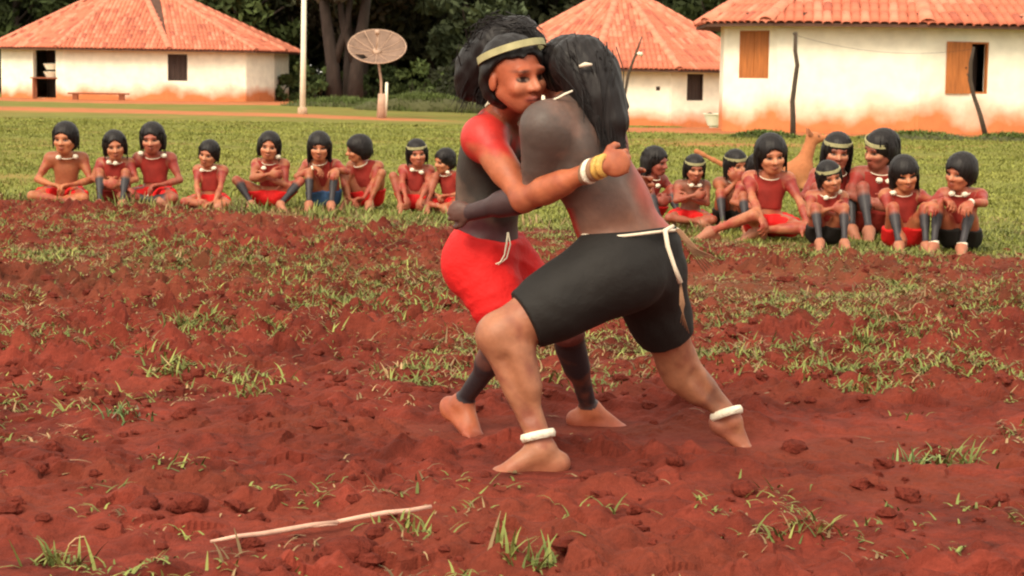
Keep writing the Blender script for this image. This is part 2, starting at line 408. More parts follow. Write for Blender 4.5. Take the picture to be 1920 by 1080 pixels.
def figure(J, r=1.0, hs=1.0, toes=True, det=True, hands=True, smile=False, leg=1.0, arm=1.0):
    F = Field(); M, M2 = torso(F, J, r)
    F.cap(J['neck'] - M2[:, 2] * .03 * r, J['head'] - nrm(J['hu']) * .045 * hs, .056 * r, .049 * r, .03 * r, 'neck')
    HM = head(F, J['head'], J['hf'], J['hu'], hs, det=det, smile=smile)
    for sfx, sd in (('L', -1), ('R', 1)):
        sh, el, wr = J['sh' + sfx], J['el' + sfx], J['wr' + sfx]; a = r * arm * J.get('am' + sfx, 1)
        F.ell(sh * .92 + J['chest'] * .08, .050 * a, .085 * r, 'uarm' + sfx)
        F.cap(sh, el, .046 * a, .036 * a, .06 * r, 'uarm' + sfx)
        F.cap(sh * .62 + el * .38, sh * .45 + el * .55, .047 * a, .044 * a, .03 * r, 'uarm' + sfx)
        F.cap(el, wr, .038 * a, .0245 * a, .02 * r, 'farm' + sfx)
        m = el * .72 + wr * .28; F.cap(m, el * .5 + wr * .5, .041 * a, .036 * a, .025 * r, 'farm' + sfx)
        if hands and ('hand' + sfx) in J:
            h = J['hand' + sfx]; hand(F, wr, h[0], h[1], h[2], J.get('hsz', hs * .97), h[3] if len(h) > 3 else sd, fat=h[4] if len(h) > 4 else 1.0)
        hp, kn, an = J['hip' + sfx], J['kn' + sfx], J['an' + sfx]; g = r * leg * J.get('lm' + sfx, 1)
        F.cap(hp, kn, .088 * g, .050 * g, .05 * r, 'thigh' + sfx); F.cap(hp * .35 + kn * .65, kn * .93 + hp * .07, .056 * g, .046 * g, .03 * r, 'thigh' + sfx)
        F.cap(hp * .7 + kn * .3, hp * .45 + kn * .55, .084 * g, .074 * g, .04 * r, 'thigh' + sfx)
        F.ell(kn, .048 * g, .03 * r, 'knee' + sfx)
        F.cap(kn, an, .047 * g, .030 * (g * .5 + .5 * r), .03 * r, 'shin' + sfx)
        # calf, behind the line of the shin, away from the knee bend
        ax = nrm(an - kn); bk = nrm((hp - kn) - ax * ((hp - kn) @ ax)) if np.linalg.norm(np.cross(hp - kn, ax)) > .02 else -J['f']
        bk = J.get('calf' + sfx, bk)
        c0 = kn * .80 + an * .20 + bk * .020 * g; c1 = kn * .54 + an * .46 + bk * .014 * g
        F.ell(kn - bk * .020 * g + (hp - kn) * .02, .034 * g, .025 * r, 'knee' + sfx); F.ell(an + np.cross(ax, bk) * .022 * r, .016 * r, .012, 'shin' + sfx); F.ell(an - np.cross(ax, bk) * .022 * r, .016 * r, .012, 'shin' + sfx)
        F.cap(c0, c1, .052 * g, .044 * g, .035 * r, 'shin' + sfx)
        fd = J['toe' + sfx]; foot(F, an, fd[0], hs if not isinstance(fd, tuple) or len(fd) < 3 else fd[2], toes=toes, up=fd[1] if len(fd) > 1 else (0, 0, 1))
        back = -M[:, 1]
        F.ell(J['pel'] + (hp - J['pel']) * .75 + back * .05 * r - M[:, 2] * .03 * r, (.082 * r, .075 * r, .085 * r), .04 * r, 'pelvis', M)
    return F, M, M2, HM
SKIN = V(.36, .135, .062); SKIN_D = V(.25, .085, .042); PAINT_RED = V(.33, .030, .018); PAINT_BLK = V(.020, .015, .015)
def mixc(a, b, t): t = np.clip(t, 0, 1)[:, None]; return a * (1 - t) + b * t
def vn3(P, s, seed=0):
    v = (fbm(P[:, 0] * s + P[:, 2] * s * .7, P[:, 1] * s - P[:, 2] * s * .6, seed, 3) + fbm(P[:, 2] * s, P[:, 0] * s + P[:, 1] * s * .8, seed + 5, 3)) / 2
    return np.clip((v - .5) * 2.1 + .5, 0, 1)
def face_paint(P, col, c, M, s, brow=True, stripe=None, w=1.0):
    r, f, u = M[:, 0], M[:, 1], M[:, 2]
    q = (P - c) / s; x, y, z = q @ r / w, q @ f, q @ u
    front = y > .045
    if stripe is not None:
        m = np.clip(1 - np.abs(z + .006) / .018, 0, 1) ** .5 * (y > .03) * (np.abs(x) < .07); col = mixc(col, stripe, m * .8)
    for sx in (-1, 1):
        d = np.sqrt(((x - .032 * sx) / .017) ** 2 + ((z - .001) / .0085) ** 2)
        col = mixc(col, V(.03, .012, .008), (1.25 - d) * 4 * front)
        d2 = np.sqrt(((x - .032 * sx) / .0075) ** 2 + ((z - .001) / .007) ** 2)
        side_w = (np.abs(x - .032 * sx) < .014) & (np.abs(x - .032 * sx) > .007) & (np.abs(z - .001) < .005) & front
        col[side_w] = V(.20, .12, .085)
        if brow: col = mixc(col, V(.03, .015, .01), np.clip(1.4 - np.sqrt(((x - .034 * sx) / .022) ** 2 + ((z - .026) / .0055) ** 2), 0, 1) * front * .8)
    lip = np.sqrt((x / .028) ** 2 + ((z + .061) / .011) ** 2)
    col = mixc(col, V(.26, .055, .035), (1.3 - lip) * (3 if s > 1.115 and w == 1.0 and len(P) > 30000 else .9) * (y > .06))
    mouth = np.sqrt((x / .022) ** 2 + ((z + .0615) / .0025) ** 2); col = mixc(col, V(.06, .012, .01), (1.3 - mouth) * (3 if len(P) > 30000 else .7) * (y > .06))
    return col
def string(name, pts, rad, m, parent, n=6): mb = MB(); mb.tube(pts, rad, n); return mb.build(name, m, parent, True)
def ring_pts(c, M, rx, ry, n=28, tilt=None, wob=0):
    out = []
    for k in range(n + 1):
        a = 2 * math.pi * k / n; out.append(c + M[:, 0] * rx * math.cos(a) + M[:, 1] * ry * math.sin(a) + M[:, 2] * (wob * math.sin(3 * a) + (tilt or 0) * math.sin(a)))
    return out

m_skin = mat('skin', (1, 1, 1), .5, attr=True, noise=7, noise2=38, bump=(70, .3, .004), spec=.35, sss=.10, var=.14)
m_hair = mat('hair', (.010, .007, .007), .5, noise=40, bump=(90, .5, .006), spec=.28, var=.4, stretch=(1, 1, .12))
m_red = mat('red_cloth', (.60, .010, .010), .75, noise=9, bump=(22, .5, .02), var=.12)
m_redtop = mat('red_top', (.27, .024, .017), .8, noise=9, noise2=2.5, bump=(30, .4, .01), var=.28)
m_black = mat('black_cloth', (.011, .009, .008), .7, noise=12, bump=(25, .35, .012), var=.2)
m_blue = mat('blue_cloth', (.045, .10, .22), .8, noise=12, bump=(25, .4, .012), var=.3)
m_cotton = mat('cotton', (.78, .70, .56), .9, noise=30, bump=(60, .8, .01), var=.12)
m_cord = mat('white_cord', (.72, .62, .48), .8, noise=60, var=.15)
m_band = mat('palm_band', (.36, .33, .17), .7, noise=20, var=.3)
m_tan = mat('palm_fibre', (.26, .14, .08), .8, noise=20, var=.3)
m_bead = mat('yellow_bead', (.62, .36, .09), .5, noise=80, var=.4)

def body_object(F, h, colf, name='body', parent=None, org=V(0, 0, 0), m=None, disp=None):
    P, Q = polygonise(F, h, disp)
    cols = colf(P, F) if colf else None
    return link(name, mesh_np(name, P - org, Q, m, cols, smooth=True), parent)

def strands(parent, org, specs, seed=0):
    """loose locks: specs (start, end, spread at start, spread at end, count, droop)"""
    r = np.random.default_rng(seed); mb = MB()
    for a, b, sa, sb, n, dr in specs:
        for _ in range(n):
            p = a + r.normal(0, sa, 3); q = b + r.normal(0, sb, 3); m1 = p * .6 + q * .4 + r.normal(0, .008, 3) + V(0, 0, dr); m2 = p * .25 + q * .75 + r.normal(0, .008, 3) + V(0, 0, dr * .6)
            mb.tube([p - org, m1 - org, m2 - org, q - org], [.0022, .0020, .0016, .0006], 3, False)
    return mb.build('loose_locks', m_hair, parent, True)
# ======================= the two wrestlers =======================
def px(x, y, d): return at(x, y, d)
def wrestler_b():
    J = {}
    J['pel'] = px(1192, 478, 6.52); J['chest'] = px(1098, 300, 6.50); J['neck'] = px(1080, 205, 6.50); J['head'] = px(1064, 146, 6.68)
    J['f'] = V(-.62, .78, -.05); J['f2'] = V(-.72, .66, -.15); J['hf'] = V(-.80, .60, -.25); J['hu'] = V(.10, .10, 1)
    J['shL'] = px(1022, 236, 6.39); J['shR'] = px(1122, 248, 6.70); J['waist'] = 1.12
    J['elL'] = px(1000, 366, 6.46); J['wrL'] = px(885, 398, 6.585); J['handL'] = (V(-.95, .22, .05), V(.2, 1, -.1), .75, 1)
    J['elR'] = px(1062, 300, 6.92); J['wrR'] = px(955, 320, 7.02); J['handR'] = (V(-1, -.1, 0), V(.2, -1, 0), .3)
    J['hipL'] = px(1152, 508, 6.42); J['hipR'] = px(1203, 506, 6.60); J['lmR'] = .84; J['lmL'] = .92
    J['knL'] = px(935, 628, 6.33); J['anL'] = px(1018, 840, 6.30)
    J['knR'] = px(1268, 676, 6.74); J['anR'] = px(1372, 786, 6.80)
    J['toeL'] = (V(-1, -.20, -.10), (0, 0, 1), 1.26); J['toeR'] = (V(.80, -.05, -.60), (.6, .1, .8), .92)
    J['calfL'] = nrm(V(.9, .1, .3)); J['calfR'] = nrm(V(-.8, .1, -.5))
    F, M, M2, HM = figure(J, 1.12, .97, arm=1.06, leg=1.30)
    bk_ = -M2[:, 1]; F.carvecap(J['pel'] + bk_ * .135 + M[:, 2] * .05, J['chest'] + bk_ * .125 + M2[:, 2] * .05, .012, .05)
    for sf in 'LR':
        a_, k_ = J['an' + sf], J['kn' + sf]; ax_ = nrm(a_ - k_); sd_ = V(0, -1, 0); sd_ = nrm(sd_ - ax_ * (sd_ @ ax_)); h_ = J['hip' + sf]
        F.carvecap(k_ * .78 + a_ * .22 + sd_ * .068 - J['calf' + sf] * .012, k_ * .30 + a_ * .70 + sd_ * .046 - J['calf' + sf] * .006, .010, .045)
        F.ell(k_ * .86 + h_ * .14 + sd_ * .030 - J['calf' + sf] * .02, (.030, .030, .045), .04, 'thigh' + sf)
    for x_ in (-1, 1): F.ell(J['chest'] + bk_ * .082 + M2[:, 0] * .075 * x_ + M2[:, 2] * .045, (.050, .030, .075), .03, 'torso', M2)
    root = empty('person', (J['anL'] + J['anR']) / 2 * V(1, 1, 0), 'long-haired wrestler in black shorts lunging into the other with white ankle bands', 'person', 'wrestling pair')
    org = V(*root.location)
    def col(P, F):
        bi = nearest_tags(F, P); tg = np.array([q[-2] for q in F.p])[bi]
        c = np.tile(V(.35, .14, .075), (len(P), 1)); nz = vn3(P, 9, 3); nz2 = vn3(P, 25, 8); c = mixc(c, V(.24, .075, .045), (vn3(P, 12, 23) - .45) * 2 + (nz2 - .5))
        grey = V(.085, .060, .052); grey2 = V(.150, .088, .070)
        tor = np.isin(tg, ['torso', 'pelvis', 'uarmL', 'uarmR', 'farmL', 'farmR', 'neck'])
        g = mixc(np.tile(grey, (len(P), 1)), grey2, (nz - .38) * 3.2 + (nz2 - .5) * 1.2)
        c[tor] = g[tor]
        lo = seg_t(P, J['pel'], J['chest'])           # brown, less painted lower back with a red flank
        rt = (P - J['pel']) @ M[:, 0]
        t = np.clip((.80 - lo) * 2.2, 0, 1) * np.isin(tg, ['torso', 'pelvis']); c = mixc(c, V(.24, .10, .062), t * .75)
        t = np.clip((rt - .025 + (nz - .5) * .06) * 16, 0, 1) * np.clip((1.15 - lo) * 3, 0, 1) * np.isin(tg, ['torso', 'pelvis']); c = mixc(c, V(.36, .055, .04), t * .8)
        fr = (P - J['pel']) @ M[:, 1]; t = np.clip((fr - .035) * 25, 0, 1) * (lo > .1) * (lo < .7) * (tg == 'torso'); c = mixc(c, PAINT_RED, t)
        arm = np.isin(tg, ['farmL']); c[arm] = mixc(c[arm], V(.035, .016, .020), np.full(arm.sum(), .85))
        for sf in 'LR':
            s_ = tg == 'shin' + sf; c[s_] = mixc(c[s_], V(.13, .075, .06), np.clip((vn3(P[s_], 6, 51) - .58) * 5, 0, .5)); t = seg_t(P[s_], J['kn' + sf], J['an' + sf]); c[s_] = mixc(c[s_], V(.26, .075, .042), (t - .72) * 1.8 + (vn3(P[s_], 20, 53) - .5))
        fing = np.isin(tg, ['hand', 'finger']); c[fing] = V(.10, .045, .035)
        neck = (tg == 'neck'); c[neck] = V(.30, .10, .06)
        hd = np.isin(tg, ['head', 'nose', 'lip', 'ear', 'cheek']); c[hd] = V(.38, .14, .075)
        th = np.isin(tg, ['thighR']); c[th] = mixc(c[th], V(.20, .065, .045), np.clip(.9 - seg_t(P[th], J['hipR'], J['knR']), 0, 1) * 1.6)
        for sf in 'LR':     # dusty soles
            z = P[:, 2]; m = np.isin(tg, ['foot', 'toe']); c[m] = mixc(c[m], V(.33, .11, .06), np.clip((.035 - z[m]) * 40, 0, 1) * .6)
        return face_paint(P, c, J['head'], HM, 1.0)
    body = body_object(F, .0052, col, 'body', root, org, m_skin)
    # black cycling shorts
    K = Field(); r = 1.12
    K.ell(J['pel'], (.158 * r, .122 * r, .115 * r), .05, '', M)
    K.ell(J['pel'] + M[:, 2] * .07, (.145 * r, .118 * r, .11 * r), .04, '', M)
    for sf, fr in (('L', .76), ('R', .66)):
        hp, kn = J['hip' + sf], J['kn' + sf]
        K.ell(J['pel'] + (hp - J['pel']) * .75 - M[:, 1] * .056 - M[:, 2] * .032, (.098 * r, .092 * r, .100 * r), .05, '', M)
        q_ = 1 if sf == 'L' else .90; e = hp + (kn - hp) * (fr + (.06 if sf == 'R' else 0)); K.cap(hp, e, .132 * q_, .103 * q_, .06, '', True); K.ell(hp, .118, .06); K.cap(hp * .9 + kn * .1 + V(0, 0, .01), hp * .5 + kn * .5, .130 * q_, .116 * q_, .06)
    wc = px(1180, 432, 6.50); wn = nrm(V(-.10, .06, 1)); K.plane(wc, wn)
    def fold(X, Y, Z): return .0006 * np.sin(70 * Z + 22 * X + 6 * np.sin(9 * X + 5 * Y)) + .0008 * np.sin(30 * X - 45 * Z + 4 * np.sin(12 * Z))
    body_object(K, .006, None, 'shorts', root, org, m_black, fold)
    # hair: cap turned away from the camera plus long fall down the back
    hd = J['head']; hM = HM
    longd = [(px(1078, 120, 6.50), px(1122, 170, 6.46), .088, .080, .05, 'hair'), (px(1108, 150, 6.46), px(1150, 225, 6.42), .072, .052, .05, 'hair'),
             (px(1132, 190, 6.43), px(1166, 285, 6.39), .052, .016, .04, 'hair'), (px(1120, 190, 6.43), px(1138, 272, 6.38), .045, .014, .03, 'hair'),
             (px(1100, 170, 6.44), px(1112, 225, 6.40), .045, .016, .03, 'hair'), (px(1150, 165, 6.46), px(1176, 200, 6.44), .020, .006, .02, 'hair'),
             (px(1100, 108, 6.52), px(1120, 130, 6.50), .070, .070, .05, 'hair')]
    H = hair(hd, hM, 1.08, longd=longd, puff=1.08)
    def lock(X, Y, Z): return .0014 * np.sin(190 * X + 90 * Y + 40 * Z) + .0012 * np.sin(150 * Y - 120 * X - 30 * Z)
    body_object(H, .006, None, 'hair', root, org, m_hair, lock)
    mb = MB(); mb.tube([px(1086, 125, 6.372) - org, px(1097, 121, 6.360) - org, px(1110, 121, 6.366) - org], [.005, .008, .004], 8); mb.build('hair_clip', m_cord, root, True)
    strands(root, org, [(px(1100, 110, 6.50), px(1168, 285, 6.385), .025, .011, 90, .015), (px(1120, 130, 6.44), px(1140, 275, 6.37), .03, .018, 80, .01), (px(1070, 110, 6.45), px(1110, 215, 6.39), .03, .022, 70, .01), (px(1120, 95, 6.47), px(1170, 215, 6.42), .02, .008, 40, .008)], 3)
    # necklace glimpsed at the nape
    string('necklace', [p - org for p in (px(1034, 188, 6.40), px(1046, 184, 6.385), px(1060, 176, 6.378), px(1074, 170, 6.375))], [.003, .004, .004, .003], m_cotton, root, 8)
    # waist cord, its tassel and the fibre tail
    Mw = frame(M[:, 1], wn); cc = wc - wn * .004
    string('waist_cord', [p - org for p in ring_pts(cc, Mw, .178, .150, 36, wob=.003)], .0055, m_cord, root)
    string('cord_tail', [p - org for p in (px(1262, 424, 6.40), px(1247, 432, 6.37), px(1252, 462, 6.355), px(1264, 498, 6.35), px(1276, 530, 6.36))], [.007, .009, .008, .007, .009], m_cord, root, 8)
    mb = MB()
    for i in range(7):
        a = px(1268 + i, 430, 6.42); b = px(1290 + 3 * i, 462 + i, 6.44); e = px(1322 + 5 * i, 512 - 4 * i, 6.46)
        mb.tube([a - org, b - org, e - org], [.004, .0035, .0015], 5)
    for i in range(5): mb.tube([px(1276, 530, 6.37) - org, px(1283 - i * 2, 570, 6.38) - org, px(1276 + i * 4, 605 + i * 5, 6.40) - org], [.003, .003, .0015], 5)
    mb.build('fibre_tail', m_tan, root, True)
    for (a, k, dd, rr) in ((J['anL'], J['knL'], .045, .053), (J['anR'], J['knR'], .030, .054)):
        ax = nrm(k - a); Mr = frame(V(-.7, -.7, 0), ax); c = a + ax * dd
        mb = MB(); mb.lathe([(rr - .012, -.015), (rr + .004, -.014), (rr + .008, 0), (rr + .004, .013), (rr - .012, .014)], 20, c - org, Mr)
        mb.build('ankle_band', m_cotton, root, True)
    return J

def wrestler_a():
    J = {}
    J['pel'] = px(912, 462, 6.90); J['chest'] = px(915, 300, 6.86); J['neck'] = px(945, 218, 6.80); J['head'] = px(965, 143, 6.58)
    J['f'] = V(.80, -.12, -.05); J['f2'] = V(.86, -.10, -.25); J['hf'] = V(.62, -.80, -.08); J['hyaw'] = 0; J['hu'] = V(-.12, -.06, 1)
    J['shR'] = px(908, 258, 6.64); J['shL'] = px(958, 250, 7.02); J['waist'] = 1.18; J['hsz'] = 1.06
    J['elR'] = px(982, 374, 6.44); J['wrR'] = px(1128, 312, 6.235); J['handR'] = (V(.93, .12, .22), V(.10, 1, -.12), .78, 1, 1.08)
    J['elL'] = px(1070, 330, 6.98); J['wrL'] = px(1170, 350, 6.84); J['handL'] = (V(1, -.3, 0), V(0, -1, 0), .5)
    J['hipR'] = px(900, 492, 6.80); J['hipL'] = px(944, 492, 6.98)
    J['knR'] = px(962, 622, 6.72); J['anR'] = px(868, 752, 7.00)
    J['knL'] = px(1066, 622, 6.92); J['anL'] = px(1104, 765, 7.16)
    J['toeR'] = (V(.55, -.62, -.42), (.5, -.1, .8)); J['toeL'] = (V(.98, -.15, -.14), (0, 0, 1))
    F, M, M2, HM = figure(J, 1.0, 1.12, arm=1.14, leg=1.0)
    root = empty('person', (J['anL'] + J['anR']) / 2 * V(1, 1, 0), 'wrestler in red shorts with yellow bracelets and a pale headband, arm round the opponent', 'person', 'wrestling pair')
    org = V(*root.location)
    def col(P, F):
        bi = nearest_tags(F, P); tg = np.array([q[-2] for q in F.p])[bi]
        c = np.tile(V(.39, .115, .052), (len(P), 1)); nz = vn3(P, 9, 13); c = mixc(c, V(.27, .065, .035), (vn3(P, 16, 19) - .5) * 2)
        tor = np.isin(tg, ['torso', 'pelvis']); lo = seg_t(P, J['pel'], J['chest'])
        red = V(.48, .028, .022); dk = mixc(np.tile(V(.030, .022, .018), (tor.sum(), 1)), V(.12, .075, .055), (vn3(P[tor], 7, 31) - .42) * 2.2 + (vn3(P[tor], 22, 33) - .5)); pur = V(.060, .018, .022)
        tc = mixc(np.tile(red, (tor.sum(), 1)), dk, (1.42 + (nz[tor] - .5) * .7 - lo[tor]) * 5); tc = mixc(tc, pur, (.42 + (nz[tor] - .5) * .4 - lo[tor]) * 4)
        c[tor] = tc
        for sf in 'LR':
            a = tg == 'uarm' + sf; t = seg_t(P[a], J['sh' + sf], J['el' + sf]); c[a] = mixc(c[a], red, (.36 - t + (nz[a] - .5) * .5) * 5)
            s_ = np.isin(tg, ['shin' + sf, 'knee' + sf]); c[s_] = mixc(np.tile(V(.024, .018, .022), (s_.sum(), 1)), V(.13, .045, .032), (vn3(P[s_], 14, 41) - .55) * 3)
            s_ = tg == 'thigh' + sf; c[s_] = V(.13, .035, .03)
        f_ = np.isin(tg, ['foot', 'toe']); c[f_] = mixc(c[f_], V(.30, .07, .04), np.clip((.05 - P[f_, 2]) * 15, 0, 1))
        nk = tg == 'neck'; c[nk] = V(.32, .085, .045)
        hd = np.isin(tg, ['head', 'nose', 'lip', 'ear', 'cheek']); c[hd] = V(.40, .105, .05)
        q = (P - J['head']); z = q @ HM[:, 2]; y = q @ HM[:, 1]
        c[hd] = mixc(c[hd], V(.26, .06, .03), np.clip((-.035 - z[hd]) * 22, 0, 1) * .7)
        c = mixc(c, V(.55, .24, .14), np.clip(1 - np.abs(z + .012) / .03, 0, 1) * (y > .085) * .6)
        return face_paint(P, c, J['head'], HM, 1.12)
    body_object(F, .0052, col, 'body', root, org, m_skin)
    K = Field(); r = 1.04
    K.ell(J['pel'], (.158 * r, .128 * r, .120 * r), .05, '', M)
    for sf, fr in (('R', .74), ('L', .50)):
        hp, kn = J['hip' + sf], J['kn' + sf]
        K.ell(J['pel'] + (hp - J['pel']) * .75 - M[:, 1] * .050 - M[:, 2] * .03, (.105, .092, .10), .05, '', M)
        K.cap(hp, hp + (kn - hp) * fr, .118, .104, .06, '', True)
    K.plane(J['pel'] + M[:, 2] * .062, nrm(M[:, 2] + M[:, 1] * .18))
    def fold(X, Y, Z): return .0045 * np.abs(np.sin(30 * Z + 14 * X + 3 * np.sin(8 * X + 9 * Z))) + .003 * np.abs(np.sin(25 * X - 40 * Z + 2 * np.sin(14 * Z + 8 * Y))) - .004
    body_object(K, .006, None, 'shorts', root, org, m_red, fold)
    hd = J['head']
    longd = [(px(930, 90, 6.78), px(892, 130, 6.82), .085, .070, .05, 'hair'), (px(900, 115, 6.84), px(880, 165, 6.84), .065, .048, .05, 'hair'),
             (px(893, 150, 6.84), px(905, 188, 6.82), .040, .018, .03, 'hair'), (px(880, 150, 6.86), px(868, 180, 6.88), .030, .010, .03, 'hair'),
             (px(970, 62, 6.74), px(1008, 78, 6.66), .050, .030, .04, 'hair'), (px(950, 58, 6.76), px(985, 52, 6.74), .045, .035, .04, 'hair')]
    H = hair(hd, HM, 1.12, longd=longd, fringe=.080, puff=1.0, side=.02)
    H.carve(hd + HM[:, 1] * .085 - HM[:, 2] * .030 + HM[:, 0] * .07, (.100, .110, .105), .01, HM)
    def lock(X, Y, Z): return .0016 * np.sin(150 * X + 90 * Y + 70 * Z) + .0014 * np.sin(90 * Z - 130 * X)
    body_object(H, .006, None, 'hair', root, org, m_hair, lock)
    strands(root, org, [(px(900, 95, 6.78), px(870, 185, 6.84), .035, .02, 110, .01), (px(915, 110, 6.76), px(903, 196, 6.78), .025, .016, 80, .0), (px(905, 75, 6.78), px(858, 130, 6.86), .03, .016, 60, .02), (px(960, 58, 6.70), px(1012, 72, 6.62), .03, .014, 60, .02), (px(940, 60, 6.74), px(895, 62, 6.78), .03, .02, 50, .02)], 4)
    # headband strip of pale palm leaf
    mb = MB(); Mb = frame(HM[:, 1] + HM[:, 2] * .38, HM[:, 2])
    n = 40; vs = []
    for k in range(n):
        a = 2 * math.pi * k / n
        for dz, rr in ((-.012, 1.01), (.012, 1.0), (.012, .93), (-.012, .94)):
            vs.append(hd + HM[:, 2] * .080 - HM[:, 1] * .014 + Mb[:, 0] * .112 * rr * math.cos(a) + Mb[:, 1] * .133 * rr * math.sin(a) + Mb[:, 2] * dz - org)
    mb.add(vs, [(k * 4 + j, ((k + 1) % n) * 4 + j, ((k + 1) % n) * 4 + (j + 1) % 4, k * 4 + (j + 1) % 4) for k in range(n) for j in range(4)])
    mb.build('headband', m_band, root, False)
    Mn = frame(V(.9, -.2, -.35), V(.30, 0, .95)); nc = px(953, 207, 6.78)
    string('necklace', [p - org for p in ring_pts(nc, Mn, .074, .088, 30, tilt=-.035)], .0085, m_cotton, root, 8)
    # bracelets
    ax = nrm(J['wrR'] - J['elR'])
    for i, (o, m_, rr) in enumerate(((-.050, m_cotton, .040), (-.030, m_tan, .038), (-.012, m_bead, .038), (.008, m_bead, .037), (-.068, m_tan, .037))):
        Mr = frame(V(0, 0, 1), nrm(ax + V(.06 * (i - 2), .05, .04 * (i % 2)))); c = J['wrR'] + ax * o
        mb = MB(); n = 24; prof = [(rr - .012, -.010), (rr, -.009), (rr + .003, 0), (rr, .009), (rr - .012, .010)]
        mb.lathe(prof, n, c - org, Mr); mb.build('bracelet', m_, root, True)
    string('waist_string', [p - org for p in (px(952, 436, 6.73), px(950, 456, 6.715), px(946, 478, 6.70), px(938, 492, 6.69), px(915, 500, 6.685))], [.003, .004, .003, .003, .002], m_cord, root)
    string('waist_string', [p - org for p in (px(953, 436, 6.73), px(957, 458, 6.715), px(950, 484, 6.70), px(932, 498, 6.69))], [.003, .003, .003, .002], m_cord, root)
    return J
JB = wrestler_b(); JA = wrestler_a()
# ======================= the seated onlookers =======================
# local space of a child: +Y is the way the child faces, ground at z=0, scale 1 = sitting height 0.80 m
def kid_joints(p):
    J = {}; lean = p.get('lean', .04); tw = p.get('twist', 0); si = p.get('sidelean', 0)
    J['pel'] = V(0, 0, .105); J['chest'] = V(si * .6, lean * .5 + .0, .322); J['neck'] = V(si, lean + .02, .436)
    J['head'] = V(si + p.get('hx', 0), lean + .060, .568)
    J['f'] = V(0, 1, 0); J['f2'] = V(-math.sin(tw), math.cos(tw), 0)
    hy, hp = p.get('hyaw', 0), p.get('hpitch', -.12)
    J['hf'] = V(-math.sin(hy), math.cos(hy), hp); J['hu'] = V(p.get('htilt', 0), -hp, 1)
    c, s_ = math.cos(tw), math.sin(tw)
    for sf, x in (('L', -1), ('R', 1)):
        J['sh' + sf] = J['chest'] + V(x * .132 * c, x * .132 * s_, .078)
        J['hip' + sf] = V(x * .072, .02, .10)
    legs = p.get('legs', 'knees')
    for sf, x in (('L', -1), ('R', 1)):
        lg = legs if isinstance(legs, str) else legs[0 if x < 0 else 1]
        hpj = J['hip' + sf]
        if lg == 'knees': a, pole = V(x * .10, .40, .055), V(x * .15, .3, 1)
        elif lg == 'spread': a, pole = V(x * .13, .36, .055), V(x * .95, .2, .8)
        elif lg == 'squat': a, pole = V(x * .12, .26, .055), V(x * .5, .4, 1)
        elif lg == 'cross': a, pole = V(-x * .09, .24 + .05 * x, .06), V(x * 1.2, .25, .14)
        elif lg == 'side': a, pole = V(x * .40, .20, .05), V(x * .3, 1, .2)
        elif lg == 'out': a, pole = V(x * .30, .46, .05), V(x * .2, .1, 1)
        J['kn' + sf], J['an' + sf] = ik(hpj, a, .315, .315, pole)
        out = .45 if lg in ('spread', 'cross', 'side') else .15
        if lg == 'cross': J['toe' + sf] = (V(-x, .35, -.2), (0, .3, 1))
        elif lg == 'side': J['toe' + sf] = (V(x, .5, -.1), (0, .3, 1))
        else: J['toe' + sf] = (V(x * out, 1, -.12), (0, 0, 1))
    arms = p.get('arms', 'knees')
    for sf, x in (('L', -1), ('R', 1)):
        ar = arms if isinstance(arms, str) else arms[0 if x < 0 else 1]
        kn, an = J['kn' + sf], J['an' + sf]; d = V(-x * .6, .6, -.5); n = V(0, .3, -1)
        if ar == 'knees': t, pole, d = kn + V(-x * .05, .0, .06), V(x, -.2, -.5), V(-x * .75, .55, -.35)
        elif ar == 'hug': t, pole, d, n = V(x * .05, .30, .22), V(x * 1, -.1, -.2), V(-x, .25, 0), V(0, -1, 0)
        elif ar == 'feet': t, pole, d = V(x * .07, .36, .12), V(x * 1, 0, .1), V(-x * .3, .5, -.8)
        elif ar == 'lap': t, pole, d = V(x * .08, .20, .19), V(x * 1, -.6, -.2), V(-x, .4, -.2)
        elif ar == 'loop': t, pole, d = V(x * .07, .30, .085), V(x * 1.3, .1, -.1), V(-x, .3, -.2)
        elif ar == 'fold': t, pole, d, n = V(-x * .02, .22 + .03 * x, .30 + .02 * x), V(x, -.1, -.5), V(-x, .1, 0), V(0, -1, 0)
        elif ar == 'ground': t, pole, d, n = V(x * .26, .32, .06), V(x, -.6, .1), V(x * .2, 1, -.25), V(0, 0, -1)
        elif ar == 'chin': t, pole, d, n = J['head'] + V(-x * .0, .11, -.13), V(x * .6, .2, -1), V(-x * .5, .1, .6), V(0, -1, .2)
        elif ar == 'point': t, pole, d = kn + V(x * .02, .14, .05), V(x, 0, -.4), V(0, 1, -.5)
        J['el' + sf], J['wr' + sf] = ik(J['sh' + sf], t, .205, .190, pole)
        J['hand' + sf] = (d, n, .45)
    return J
